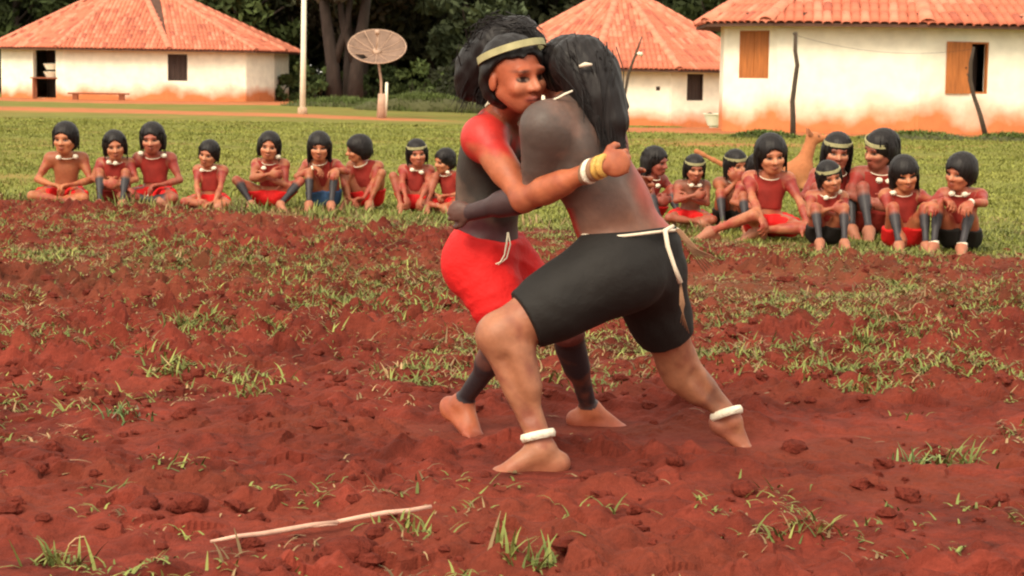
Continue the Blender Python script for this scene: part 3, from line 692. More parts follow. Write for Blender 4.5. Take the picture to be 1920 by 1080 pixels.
def make_kid(idx, p):
    px_, by, top = p['x'], p['by'], p['top']
    by = by + (6 if px_ > 1250 else 0); top = top - (3 if px_ > 1250 else 0); g = ground_at(px_, by); s_px = FPX / g[1]; sc = (by - top) / s_px / .715
    yaw = math.pi + p.get('yaw', 0)
    root = empty('person', g, p['label'], 'person', p.get('group', 'children seated along the edge of the field'), yaw)
    root['label'] = p['label']; sc *= 1.05; root.scale = (sc, sc, sc)
    rj = np.random.default_rng(900 + idx); p.setdefault('lean', .05 + .08 * rj.random()); p.setdefault('sidelean', rj.normal(0, .018)); p.setdefault('twist', rj.normal(0, .22)); p.setdefault('hpitch', -.10 - .14 * rj.random()); p.setdefault('htilt', rj.normal(0, .10)); p['hyaw'] = p.get('hyaw', 0) + rj.normal(0, .15)
    HS = 1.08 + .05 * rj.random(); J = kid_joints(p); F, M, M2, HM = figure(J, .77, HS, toes=False, det=True, smile=p.get('smile', True), arm=.92, leg=.93)
    skin = V(*p.get('skin', (.36, .125, .06))); shin = p.get('shin', 'black'); tors = p.get('torso', None)
    fp = p.get('face', V(.60, .27, .15)); rng = idx * 17
    def col(P, F):
        bi = nearest_tags(F, P); tg = np.array([q[-2] for q in F.p])[bi]; nz = vn3(P, 10, rng); nz2 = vn3(P, 30, rng + 3)
        c = np.tile(skin, (len(P), 1)); c = mixc(c, V(.30, .050, .032), (nz - .35) * 1.6 + (nz2 - .5))
        for sf in 'LR': m = tg == 'uarm' + sf; c[m] = mixc(c[m], V(.27, .030, .022), (1.05 - seg_t(P[m], J['sh' + sf], J['el' + sf]) + nz[m] - .5) * 1.5 * (tors is None))
        if tors is not None: m = np.isin(tg, ['torso', 'pelvis']); c[m] = mixc(c[m], V(*tors), .55 + nz[m])
        for sf in 'LR':
            m = np.isin(tg, ['shin' + sf]); t = seg_t(P[m], J['kn' + sf], J['an' + sf])
            if shin == 'black': c[m] = mixc(c[m], V(.035, .03, .034), np.minimum((t - .12) * 8, (1.04 - t) * 20))
            m = np.isin(tg, ['foot', 'toe']); c[m] = mixc(c[m], V(.36, .14, .08), np.full(m.sum(), .7))
        hd = np.isin(tg, ['head', 'nose', 'lip', 'ear', 'cheek']); c[hd] = mixc(np.tile(skin * 1.12, (hd.sum(), 1)), V(.36, .07, .04), (nz2[hd] - .4) * .6)
        return face_paint(P, c, J['head'], HM, HS, stripe=fp)
    body_object(F, .0082, col, 'body', root, m=m_skin)
    # clothes
    sm = {'red': m_red, 'blue': m_blue, 'black': m_black, 'dark': m_redtop}[p.get('shorts', 'red')]
    K = Field(); r = .80
    K.ell(J['pel'], (.150 * r + .008, .112 * r + .010, .105 * r + .010), .04, '', M)
    for sf in 'LR':
        hp, kn = J['hip' + sf], J['kn' + sf]
        K.cap(hp, hp + (kn - hp) * p.get('short_len', .62), .094, .076, .04, '', True)
        K.ell(J['pel'] + (hp - J['pel']) * .75 - M[:, 1] * .035 - M[:, 2] * .02, (.072, .068, .070), .04, '', M)
    K.plane(J['pel'] + M[:, 2] * .07, nrm(M[:, 2] + M[:, 1] * .15))
    def fold(X, Y, Z): return .002 * np.sin(60 * X + 40 * Z + rng) + .002 * np.sin(75 * Y - 50 * Z)
    body_object(K, .010, None, 'shorts', root, m=sm, disp=fold)
    if p.get('top_c', True):
        T = Field(); torso(T, J, .77, infl=.006, tg='', low=False)
        for sf in 'LR':
            if p.get('sleeve', False): T.cap(J['sh' + sf], J['sh' + sf] * .72 + J['el' + sf] * .28, .050, .046, .03, '', True)
        T.plane(J['neck'] - M2[:, 2] * .012, nrm(M2[:, 2] + M2[:, 1] * .35)); T.plane(J['pel'] + M[:, 2] * .09, -M[:, 2])
        def fold2(X, Y, Z): return .0015 * np.sin(50 * X + 30 * Z + rng) + .0015 * np.sin(60 * Z - 30 * Y)
        body_object(T, .010, None, 'top', root, m=m_redtop, disp=fold2)
    hs = HS; hd = J['head']; r_, f_, u_ = HM[:, 0], HM[:, 1], HM[:, 2]; st = p.get('hair', 'short'); ld = []
    def hp_(x, y, z): return hd + (r_ * x + f_ * y + u_ * z) * hs
    if st == 'long':
        for x in (-1, 1): ld.append((hp_(.070 * x, -.03, 0), hp_(.088 * x, -.035, -.125), .030, .020, .03, 'hair'))
        ld.append((hp_(0, -.06, 0), hp_(0, -.085, -.14), .075, .055, .04, 'hair'))
    elif st == 'mid':
        for x in (-1, 1): ld.append((hp_(.072 * x, -.03, 0), hp_(.082 * x, -.035, -.080), .026, .016, .03, 'hair'))
        ld.append((hp_(0, -.055, 0), hp_(0, -.075, -.10), .070, .055, .04, 'hair'))
    H = hair(hd, HM, hs, longd=ld, fringe=p.get('fringe', .058), puff=p.get('puff', 1.0) * 1.02, side=-.02 if st == 'short' else -.05)
    def lock(X, Y, Z): return .0016 * np.sin(230 * X + 30 * Z) + .0012 * np.sin(190 * Y + 60 * X)
    body_object(H, .0085, None, 'hair', root, m=m_hair, disp=lock)
    rs = np.random.default_rng(rng); mb = MB()
    for _ in range(70):
        a = rs.uniform(-2.5, 2.5) + math.pi; an = a; rr = 1.03 + rs.random() * .06; zb_ = (-.075 if st == 'short' else -.12 if st == 'mid' else -.17) * (.7 + .5 * rs.random()) if abs(a - math.pi) < 1.9 else (p.get('fringe', .058) - .015 + rs.normal(0, .008))
        d0 = lambda z, k: hp_(math.sin(an) * .088 * k, -.012 + math.cos(an) * .105 * k, z)
        mb.tube([d0(.095, .75 * rr), d0(.05, rr), d0((.05 + zb_) / 2, rr * 1.0), d0(zb_, rr * (.97 + .05 * rs.random()))], [.005, .006, .005, .001], 3, False)
    mb.build('loose_locks', m_hair, root, True)
    if p.get('band'):
        mb = MB(); n = 32; vs = []; tl = p.get('band_tilt', .0)
        for k in range(n):
            a = 2 * math.pi * k / n
            for dz, rr in ((-.011, 1.0), (.011, .985), (.011, .92), (-.011, .93)):
                vs.append(hd + (u_ * (.060 + dz + tl * math.cos(a)) - f_ * .008 + r_ * .093 * rr * math.cos(a) + f_ * .109 * rr * math.sin(a)) * hs)
        mb.add(vs, [(k * 4 + j, ((k + 1) % n) * 4 + j, ((k + 1) % n) * 4 + (j + 1) % 4, k * 4 + (j + 1) % 4) for k in range(n) for j in range(4)])
        mb.build('headband', m_band, root)
    u2 = M2[:, 2]; nc = J['neck'] - u2 * .014 + M2[:, 1] * .008
    pts = ring_pts(nc, M2, .066, .068, 22, tilt=-.022)
    string('necklace', pts, (.0036 if idx % 3 else .0048), m_cord, root, 6)
    for cx, cz in p.get('cotton', [(-.05, -.02), (.05, -.02)]):
        q = nc + M2[:, 0] * cx + M2[:, 1] * (.082 - abs(cx) * .45) + u2 * cz; mb = MB()
        mb.blob(q, .0235, 9, 7, .10, (1.1, .9, .85)); mb.build('cotton_tuft', m_cotton, root, True)
    if p.get('strip'):
        a, b = J['pel'] + V(.03, .15, .0), J['pel'] + V(.035, .27, -.065)
        mb = MB(); mb.tube([a, (a + b) / 2 + V(0, .02, .01), b], [.009, .010, .012], 6); mb.build('cotton_cord', m_cotton, root, True)
    for sf in p.get('wristband', ''):
        a = J['wr' + sf]; ax = nrm(J['el' + sf] - a); Mr = frame(V(.3, .3, 1), ax); mb = MB(); mb.lathe([(.017, -.01), (.025, -.008), (.025, .008), (.017, .01)], 12, a + ax * .02, Mr); mb.build('wristband', m_cotton, root, True)
    for sf in p.get('anklet', ''):
        a = J['an' + sf]; ax = nrm(J['kn' + sf] - a); Mr = frame(V(.3, 1, .1), ax); mb = MB(); mb.lathe([(.022, -.014), (.037, -.011), (.037, .011), (.022, .014)], 12, a + ax * .02, Mr); mb.build('ankle_band', m_cotton, root, True)
    return root, J
GR = 'children seated along the edge of the field'
KIDS = [
 dict(x=124, by=386, top=234, legs='cross', arms='lap', top_c=False, torso=(.30, .09, .04), shin='no', cotton=[(-.075, 0), (.06, -.01)], yaw=.05, label='leftmost seated child, bare brown chest and bright red shorts, legs crossed', skin=(.40, .14, .06)),
 dict(x=217, by=386, top=249, legs='knees', arms='hug', hair='mid', fringe=.068, cotton=[(-.02, -.012), (.045, -.012)], yaw=.1, shorts='dark', label='small child hugging both knees, second seated from the left edge'),
 dict(x=292, by=386, top=234, legs='cross', arms=('lap', 'knees'), hair='mid', cotton=[(-.09, .0), (.10, .03)], strip=True, hyaw=.1, skin=(.30, .085, .05), label='largest child of the left group, white cord hanging over bright red shorts'),
 dict(x=397, by=394, top=266, legs='cross', arms='loop', shin='no', cotton=[(-.07, .01), (.05, -.02)], lean=.07, hyaw=-.1, label='smallest short-haired child of the left group, arms in a loop round crossed legs'),
 dict(x=508, by=388, top=251, legs='spread', arms='fold', hair='mid', cotton=[(-.09, .06), (.03, -.055)], hyaw=.1, fringe=.070, puff=1.02, label='seated child with knees wide apart, black shins and folded arms'),
 dict(x=608, by=388, top=252, legs='knees', arms=('point', 'knees'), hair='long', fringe=.040, puff=1.05, shorts='blue', short_len=.7, cotton=[], wristband='R', sidelean=.03, label='seated child with a heavy black fringe wearing blue shorts'),
 dict(x=692, by=388, top=257, legs='squat', arms='loop', shin='no', hyaw=-1.0, hair='short', fringe=.050, puff=1.04, cotton=[], sidelean=.03, yaw=-.35, top_c=True, label='seated child with face turned to the left, beside the one in the pale headband', smile=False),
 dict(x=778, by=394, top=265, legs='squat', arms='feet', band=True, hair='mid', cotton=[(-.06, -.03), (.03, -.02)], skin=(.34, .10, .055), label='child in a pale headband reaching both hands to the ground, left of the wrestlers', shin='no', lean=.07),
 dict(x=846, by=396, top=282, legs='cross', arms='lap', cotton=[(-.045, .02)], anklet='L', shin='no', yaw=-.5, hyaw=-.3, label='child half hidden behind the red wrestler, white cotton at the ankle'),
 dict(x=1210, by=418, top=278, legs='knees', arms='hug', band=False, hair='long', cotton=[(-.02, -.07)], yaw=.5, hyaw=.5, skin=(.24, .06, .04), smile=False, label='dark-skinned child in profile just right of the wrestler with long hair', face=V(.30, .08, .05)),
 dict(x=1292, by=418, top=296, legs='cross', arms='fold', band=True, hair='mid', cotton=[(-.045, -.012), (.035, -.015)], torso=(.20, .075, .045), top_c=False, shin='no', skin=(.30, .09, .05), hpitch=-.2, label='child with grey-green headband and folded arms, bare brown chest with two cotton tufts'),
 dict(x=1368, by=420, top=287, legs='knees', arms='chin', band=True, hair='mid', cotton=[], shorts='black', top_c=False, torso=(.26, .09, .05), hyaw=.25, skin=(.36, .12, .055), label='child in headband resting the chin on hands, left of the child with straight arms', smile=False),
 dict(x=1410, by=424, top=294, legs='knees', arms='hug', cotton=[], shorts='black', top_c=False, hyaw=.5, sidelean=-.02, skin=(.34, .10, .05), label='small child squeezed behind the shoulder of the child with straight arms', hair='short', smile=False),
 dict(x=1436, by=438, top=261, legs=('cross', 'side'), arms=('ground', 'feet'), hair='mid', cotton=[], puff=1.04, hyaw=.1, skin=(.42, .15, .075), shin='no', lean=.06, label='child in bright red shorts reaching straight arms to the ground, one leg stretched aside'),
 dict(x=1552, by=428, top=256, legs='knees', arms='hug', band=True, hair='long', fringe=.035, cotton=[], skin=(.28, .085, .05), shorts='black', hx=.0, label='child in a patterned headband at the back, behind the one with the yellow headband'),
 dict(x=1545, by=452, top=308, legs='knees', arms='fold', band=True, hair='short', fringe=.040, cotton=[(-.08, .03), (.03, -.02)], lean=.08, shorts='black', hyaw=.1, anklet='', label='child in yellowish headband with black shins, frontmost below the patterned headband'),
 dict(x=1636, by=432, top=251, legs='knees', arms='hug', band=True, band_tilt=.018, hair='short', cotton=[(-.05, -.06), (.02, -.055)], hyaw=-.9, skin=(.24, .07, .045), shorts='dark', smile=False, label='tallest child of the right group, looking left in a slanted headband'),
 dict(x=1690, by=458, top=300, legs='knees', arms=('point', 'feet'), hair='long', fringe=.030, puff=1.04, cotton=[(.085, .01)], lean=.06, hpitch=-.25, skin=(.38, .13, .06), shorts='red', smile=False, label='child with a long straight fringe, second from the right edge'),
 dict(x=1800, by=462, top=296, legs='knees', arms=('point', 'knees'), hair='short', fringe=.052, puff=1.08, cotton=[(-.03, -.01), (.06, 0)], hyaw=-.45, yaw=-.45, skin=(.36, .11, .055), shorts='black', anklet='LR', wristband='L', smile=False, label='rightmost seated child, wide bowl haircut and arms stretched over dark legs'),
]
for i, p in enumerate(KIDS): make_kid(i, p)
# ======================= ground =======================
SOIL = V(.138, .0245, .0152)
def soil_edge(x): return 18.2 - (x + 3.4) * .53 + (fbm(x * .9, x * 0, 31, 3) - .5) * .9
FEET = [(J['an' + s][0], J['an' + s][1]) for J in (JA, JB) for s in 'LR']
STK = [ground_at(395, 1030)[:2], ground_at(808, 964)[:2]]
def soil_h(x, y):
    h = .085 * (fbm(x / .75 + 4, y / .42, 1, 2) - .5) + .110 * np.abs(fbm(x / .34, y / .24 + 3, 5, 2) - .42)
    wd, wc = worley(x / .15 + .4 * vnoise(x / .2, y / .2, 3), y / .15, 2); h = h + .085 * np.clip(.7 - wd, 0, 1) * (wc > .45) * (.4 + wc)
    wd, wc = worley(x / .055, y / .055, 9); h = h + .034 * np.clip(.7 - wd, 0, 1) * (wc > .35)
    h = h + .014 * (fbm(x / .05, y / .05, 12, 3) - .5)
    sm = np.clip(fbm(x / 1.6, y / 1.2, 44, 2) * 2.0 - .25, .45, 1); h = h * sm
    near = np.clip((y - 5.2) / 4, 0, 1); h = h * (.80 + .45 * near)
    for fx, fy in FEET:
        d2 = ((x - fx) / .30) ** 2 + ((y - fy) / .24) ** 2; h = h * (1 - .93 * np.exp(-d2 ** 1.5))
    dx, dy = x - STK[0][0], y - STK[0][1]; ex, ey = STK[1] - STK[0]; L2 = ex * ex + ey * ey; t = np.clip((dx * ex + dy * ey) / L2, -.05, 1.05)
    dd = np.sqrt((dx - ex * t) ** 2 + (dy - ey * t) ** 2); h = h * (1 - .8 * np.exp(-(dd / .10) ** 2))
    e = np.clip((soil_edge(x) - y) / 1.0, 0, 1); h = h * e + .0
    return h - .012
ny = 860; ys = 3.4 * (20.5 / 3.4) ** np.linspace(0, 1, ny); us = np.linspace(-1, 1, 760)
YY, UU = np.meshgrid(ys, us, indexing='ij'); XX = UU * (YY * .34 + 1.6)
ZZ = soil_h(XX, YY)
fade = np.clip((1 - np.abs(UU)) / .03, 0, 1) * np.clip((20.5 - YY) / .6, 0, 1) * np.clip((YY - 3.4) / .3, 0, 1); ZZ = ZZ * fade + (-.03) * (1 - fade)
n1 = fbm(XX / .5, YY / .4, 21, 3); n2 = fbm(XX / .07, YY / .07, 25, 3); n3 = fbm(XX / 2.2, YY / 1.5, 28, 2)
col = SOIL * (1 + (n1[..., None] - .5) * 1.1 + (n2[..., None] - .5) * .9)
ora = np.clip((fbm(XX / 1.1, YY / .35, 61, 3) - .46) * 5, 0, 1)[..., None]; col = col * (1 - ora * .6) + V(.155, .034, .019) * ora * .6
g = np.clip((YY - soil_edge(XX)) / .5 + (n1 - .5) * 3, 0, 1)[..., None]
col = col * (1 - g) + V(.145, .15, .036) * (.7 + .6 * n2[..., None]) * g
pale = np.clip((n3 - .52) * 4, 0, 1) * np.clip((YY - 8.5) / 4, 0, 1); col = col * (1 - .28 * pale[..., None]) + V(.13, .085, .038) * .28 * pale[..., None]
idx = np.arange(XX.size).reshape(XX.shape)
Q = np.stack([idx[:-1, :-1], idx[:-1, 1:], idx[1:, 1:], idx[1:, :-1]], -1).reshape(-1, 4)
m_soil = mat('soil', (1, 1, 1), .95, attr=True, noise=55, bump=(120, .55, .012), spec=.12, var=.22)
tag(link('ploughed_soil', mesh_np('ploughed_soil', np.stack([XX, YY, ZZ], -1).reshape(-1, 3), Q, m_soil, col.reshape(-1, 3), smooth=False)), kind='structure')
# wide field sheet out to the horizon
gx = np.concatenate([np.linspace(-500, -42, 14), np.arange(-40, 40.1, .3), np.linspace(42, 500, 14)])
gy = np.concatenate([np.linspace(-60, 1, 8), np.arange(2, 100, .3), np.linspace(101, 900, 16)])
YY2, XX2 = np.meshgrid(gy, gx, indexing='ij'); Z2 = zbase(XX2, YY2) - .045 + .035 * np.clip((YY2 - 19.5) / 2, 0, 1)
Z2 = Z2 + np.clip((YY2 - 21) / 4, 0, 1) * (YY2 < 98) * .05 * (fbm(XX2 / 1.3, YY2 / 1.3, 71, 3) - .5)
n1 = fbm(XX2 / 2.5, YY2 / 1.4, 81, 4)[..., None]; n2 = fbm(XX2 / .6, YY2 / .5, 85, 3)[..., None]
c2 = V(.178, .178, .042) * (.75 + .5 * n2) * (1 - .25 * n1) + V(.05, .03, 0) * np.clip(n1 - .5, 0, 1) * 2
def path_mask(x, y):
    """bare red earth: strip past the left house, apron of each house"""
    yl = 60.0 + (x + 6) * -.15
    m = np.exp(-((y - yl) / 3.0) ** 4) * np.clip((-1.5 - x) / 2 + .0, 0, 1)
    for (hx, hy, rx, ry) in ((-14.5, 84, 9.0, 9.4), (5.2, 66, 6.6, 6.9), (8.0, 47, 6.8, 5.0)):
        m = np.maximum(m, np.clip((1.06 - ((x - hx) / rx) ** 2 - ((y - hy) / ry) ** 2) * 4, 0, 1))
    m = np.maximum(m, .6 * np.exp(-((y - 37.5) / 1.4) ** 2) * np.clip((x - 1) / 2, 0, 1) * np.clip((9 - x) / 3, 0, 1))
    return m
pm = np.clip(path_mask(XX2, YY2) + (fbm(XX2, YY2, 91, 3) - .5) * .8, 0, 1)[..., None]
c2 = c2 * (1 - pm) + V(.42, .145, .065) * (.8 + .4 * n2) * pm
far = ((YY2 > 96) | (np.abs(XX2) > 42))[..., None]; c2 = np.where(far, V(.06, .06, .025), c2)
nearr = (YY2 < 17)[..., None]; c2 = np.where(nearr, SOIL, c2)
idx = np.arange(XX2.size).reshape(XX2.shape); Q = np.stack([idx[:-1, :-1], idx[:-1, 1:], idx[1:, 1:], idx[1:, :-1]], -1).reshape(-1, 4)
m_field = mat('field', (1, 1, 1), .95, attr=True, noise=3, bump=(14, .6, .05), spec=.1, var=.15)
tag(link('ground', mesh_np('ground', np.stack([XX2, YY2, Z2], -1).reshape(-1, 3), Q, m_field, c2.reshape(-1, 3), smooth=True)), kind='structure')
def zg(x, y):
    """height of the surface one sees"""
    x = np.asarray(x, float); y = np.asarray(y, float)
    return np.where(y < 20, soil_h(x, y), zbase(x, y) - .01)

# ======================= grass and weeds =======================
def blades(P, yaw, L, W, bend, lean, col, nseg=2, droop=1.0):
    """P (n,3) root points -> vertices, quads, colours"""
    n = len(P); d = np.stack([np.cos(yaw), np.sin(yaw), np.zeros(n)], 1); s_ = np.stack([-np.sin(yaw), np.cos(yaw), np.zeros(n)], 1)
    vs = []; p = P.copy(); el_ = lean.copy()
    for k in range(nseg + 1):
        wk = W * (1 - (k / nseg) ** 1.5 * .85)
        vs.append(p - s_ * wk[:, None] / 2); vs.append(p + s_ * wk[:, None] / 2)
        st = L / nseg; p = p + (d * np.cos(el_)[:, None] + V(0, 0, 1) * np.sin(el_)[:, None]) * st[:, None]; el_ = el_ - bend
    A = np.stack(vs, 1); m = 2 * (nseg + 1); base = np.arange(n)[:, None] * m
    fs = np.concatenate([base + np.array([2 * k, 2 * k + 1, 2 * k + 3, 2 * k + 2]) for k in range(nseg)])
    return A.reshape(-1, 3), fs, np.repeat(col, m, 0)
class BL:
    def __init__(s): s.V = []; s.F = []; s.C = []; s.n = 0
    def add(s, v, f, c): s.V.append(v); s.F.append(f + s.n); s.C.append(c); s.n += len(v)
    def build(s, name, m, parent=None, org=V(0, 0, 0)): return link(name, mesh_np(name, np.concatenate(s.V) - org, np.concatenate(s.F), m, np.concatenate(s.C)), parent)
m_leaf = mat('grass_blade', (1, 1, 1), .7, attr=True, spec=.2)
def weed_cols(n, dry):
    t = RNG.random((n, 1)); g = V(.12, .15, .040) * (1 - t) + V(.24, .25, .070) * t
    dr = V(.26, .17, .085) * (.6 + .7 * RNG.random((n, 1))); m = RNG.random((n, 1)) < dry
    return np.where(m, dr, g) * (.7 + .5 * RNG.random((n, 1)))
def weeds(B, cx, cy, nb, Lm, dry, spread, lean_lo=.15, lean_hi=1.2):
    """clusters at cx, cy with nb blades each"""
    n = len(cx) * nb; X = np.repeat(cx, nb) + RNG.normal(0, spread, n); Y = np.repeat(cy, nb) + RNG.normal(0, spread, n)
    Z = zg(X, Y) + .006; L = np.repeat(Lm * (.6 + .8 * RNG.random(len(cx))), nb) * (.5 + .8 * RNG.random(n))
    v, f, c = blades(np.stack([X, Y, Z], 1), RNG.random(n) * 6.283, L, L * .085 + .004, RNG.random(n) * .7, lean_lo + RNG.random(n) * (lean_hi - lean_lo),
                     np.repeat(weed_cols(len(cx), dry), nb, 0) * (.75 + .5 * RNG.random((n, 1))), 3)
    B.add(v, f, c)
B = BL()
def scatter(n, y0, y1, dens):
    t = RNG.random(n); y = np.sqrt(y0 ** 2 + (y1 ** 2 - y0 ** 2) * t); x = (RNG.random(n) * 2 - 1) * (y * .34 + 1.2)
    return (lambda k: (x[k], y[k]))(RNG.random(n) < dens(x, y))
def dens(x, y):
    a = np.clip((fbm(x / .9 + 9, y / .75, 101, 3) - .46) * 6, .10, 1) * np.clip((fbm(x / .25, y / .22, 104, 2) - .25) * 3, 0, 1)
    d = .14 + .86 * np.clip((y - 7.2) / 2.2, 0, 1); d = d * (1 - .75 * np.exp(-((y - 6.9) / 1.2) ** 2) * (np.abs(x - .2) < 1.6))
    d = d * np.clip((soil_edge(x) + .3 - y) / .3, .25, 1) * (1 - .68 * np.clip((y - 10.5) / 3, 0, 1))
    for fx, fy in FEET: d = d * (1 - .97 * np.exp(-(((x - fx) / .34) ** 2 + ((y - fy) / .28) ** 2)))
    return a * d
x, y = scatter(60000, 4.2, 18.4, dens); weeds(B, x, y, 9, .046, .34, .038, .1, 1.0)
x, y = scatter(5000, 8.0, 18.4, dens); weeds(B, x, y, 7, .052, .35, .030, .3, 1.2)
x, y = scatter(9000, 8.5, 18.2, lambda x, y: np.clip((fbm(x / .5 + 5, y / .4, 161, 2) - .35) * 3, 0, 1)); weeds(B, x, y, 6, .035, .6, .035, .0, .6)
x, y = scatter(12000, 7.8, 17.5, lambda x, y: np.clip((fbm(x / .7 + 2, y / .5, 111, 2) - .60) * 9, 0, 1)); weeds(B, x, y, 16, .055, .10, .05, .2, 1.2)
x, y = scatter(9000, 4.0, 18.0, lambda x, y: .05 + .3 * np.clip((y - 7) / 4, 0, 1)); weeds(B, x, y, 2, .06, 1.0, .03, -.1, .35)
x, y = scatter(2200, 16.0, 20.0, lambda x, y: ((np.abs(y - soil_edge(x)) < .9) * .55)); weeds(B, x, y, 10, .11, .3, .05, .5, 1.5)
tag(B.build('weeds', m_leaf), 'sparse yellow-green weeds and dry straw over the red ploughed soil', 'weeds', kind='stuff')
# meadow behind the children
B = BL()
n = 115000; t = RNG.random(n); y = 13.6 + (60 - 13.6) * t ** 1.35; x = (RNG.random(n) * 2 - 1) * (y * .36 + 4)
k = (y > soil_edge(x) + .1) & (RNG.random(n) > path_mask(x, y) * 1.1) & (fbm(x / 1.2, y / .9, 121, 2) > .22) & (y < np.where(x < 1, 50, 62)) & ~((np.abs(x - 5.65) < 1.1) & (y > 46))
x, y = x[k], y[k]
inh = lambda x, y, hx, hy, r: (x - hx) ** 2 + (y - hy) ** 2 < r * r
nb = 5; N_ = len(x) * nb; X = np.repeat(x, nb) + RNG.normal(0, .05, N_); Y = np.repeat(y, nb) + RNG.normal(0, .05, N_)
L = .020 + .035 * RNG.random(N_) + .0003 * Y; tt = fbm(X / 2.2, Y / 1.2, 131, 3)[:, None]; dd = fbm(X / .8, Y / .35, 135, 2)[:, None]
cc = (V(.150, .172, .036) * (1 - tt) + V(.250, .248, .058) * tt) * (.75 + .5 * RNG.random((N_, 1))) * (.75 + .5 * dd)
v, f, c = blades(np.stack([X, Y, zg(X, Y) - .01], 1), RNG.random(N_) * 6.283, L, .008 + .0005 * Y + 0 * L, RNG.random(N_) * .6, .5 + RNG.random(N_) * 1.0, cc, 2)
B.add(v, f, c); tag(B.build('meadow_grass', m_leaf), 'short bright green grass of the field behind the seated children', 'grass', kind='stuff')
# single tufts
TUFTS = [(985, 1066, 24, .095, 'spiky green grass tuft at the bottom, nearest the camera', .15), (1500, 1003, 30, .075, 'low spreading green tuft on red soil in the right foreground', .45),
         (108, 1055, 20, .10, 'coarse grass tuft at the lower left corner', .3), (765, 1000, 14, .075, 'small broad-leaved weed beside the upper end of the pale stick', .5),
         (1738, 862, 22, .075, 'grey-green tuft at the right edge of the bare soil', .35), (465, 745, 26, .065, 'flat straggling tuft on the soil left of the wrestlers', .4),
         (345, 622, 34, .08, 'brightest yellow-green tuft in the weedy left half', .3), (1620, 655, 46, .09, 'widest bright green clump in the weedy right half', .3), (235, 785, 24, .08, 'low olive tuft on bare red soil at left', .6), (1800, 870, 20, .10, 'tuft at the right edge below the other grey-green tuft', .3)]
for i, (qx, qy, nbl, L_, lab, sp) in enumerate(TUFTS):
    g = ground_at(qx, qy); B = BL(); w_ = .034 + sp * .05; n = nbl * 2
    X = g[0] + RNG.normal(0, w_, n); Y = g[1] + RNG.normal(0, w_ * .6, n); L = L_ * (.5 + .8 * RNG.random(n))
    hue = .6 if i in (4, 8) else 1
    cc = weed_cols(n, .08) * V(.8 if hue < 1 else 1, 1, 1.3 if hue < 1 else 1)
    v, f, c = blades(np.stack([X, Y, zg(X, Y) - .006], 1), RNG.random(n) * 6.283, L, .006 + .05 * L, RNG.random(n) * .6, .35 + RNG.random(n) * 1.0, cc, 3)
    zz = float(zg(g[0], g[1])); B.add(v, f, c); o = B.build('grass_tuft', m_leaf, None, V(g[0], g[1], zz)); o.location = (g[0], g[1], zz); tag(o, lab, 'grass tuft', 'tufts of grass on the soil')
# clods
m_clod = mat('clod', (.135, .025, .016), .95, noise=16, bump=(45, 1, .03), spec=.1, var=.3)
CL = [(655, 1042, .085, 'big rounded red clod just under the pale stick'), (352, 960, .055, 'upright reddish clod left of the pale stick'), (515, 772, .05, 'red clod at the middle left of the soil'),
      (1265, 880, .032, 'pinkish clod right of the planted front foot'), (1212, 908, .035, 'small clod just below right of the front foot'), (270, 958, .045, 'flat clod near the lower left'), (310, 690, .06, 'orange clod among the weeds at left'),
      (1490, 852, .05, 'clod near the right rear foot'), (1395, 925, .04, 'long low clod in the right foreground')]
for i, (qx, qy, r_, lab) in enumerate(CL):
    g = ground_at(qx, qy); zz = float(zg(g[0], g[1])); mb = MB(); mb.blob((0, 0, r_ * .05), r_, 16, 12, .05, (1.25, 1, .70)); o = mb.build('soil_clod', m_clod, None, True, (g[0], g[1], zz)); o.rotation_euler = (RNG.random() * .4, RNG.random() * .4, RNG.random() * 6); tag(o, lab, 'clod', 'larger clods of red earth')
mb = MB()
x, y = scatter(7000, 4.1, 15, lambda x, y: .25 + .5 * (fbm(x / .8, y / .6, 141, 2) > .5))
for a, b in zip(x, y):
    if min((a - fx) ** 2 + (b - fy) ** 2 for fx, fy in FEET) < .05: continue
    r_ = .006 + .030 * RNG.random() ** 3; mb.blob((a, b, float(zg(a, b)) + r_ * .2), r_, 6, 4, .18, (1.2, 1, .8))
tag(mb.build('soil_crumbs', m_clod), 'crumbs of red earth strewn over the ploughed soil', 'soil crumbs', kind='stuff')
# pale stick
m_stick = mat('pale_stick', (.60, .36, .27), .8, noise=30, bump=(80, .4, .004), var=.35, stretch=(.3, 1, 1))
a, b = ground_at(395, 1030), ground_at(808, 964); a = a + V(0, 0, .022); b = b + V(0, 0, .022); n = 9
root = empty('stick', (a + b) / 2 * V(1, 1, 0), 'long thin pale stick lying on the red soil at the lower left', 'stick')
org = V(*root.location); pts = [a + (b - a) * k / n + V(0, .003 * math.sin(k * 1.3), .002 * math.sin(k * 2.1)) for k in range(n + 1)]
mb = MB(); mb.tube([p - org for p in pts[:6]], [.004, .0065, .0075, .008, .0075, .006], 8); mb.build('stick_shaft', m_stick, root, True)
mb = MB(); mb.tube([p - org + V(0, .002, .001) for p in pts[5:]], [.006, .0075, .008, .0075, .006], 8); mb.build('stick_shaft', m_stick, root, True)
mb = MB(); mb.tube([pts[4] - org + V(0, -.006, -.004), (pts[4] + pts[5]) / 2 - org + V(.0, -.008, -.003), pts[5] - org + V(.0, -.008, -.006)], [.002, .004, .002], 6); mb.build('bark_sliver', m_stick, root, True)
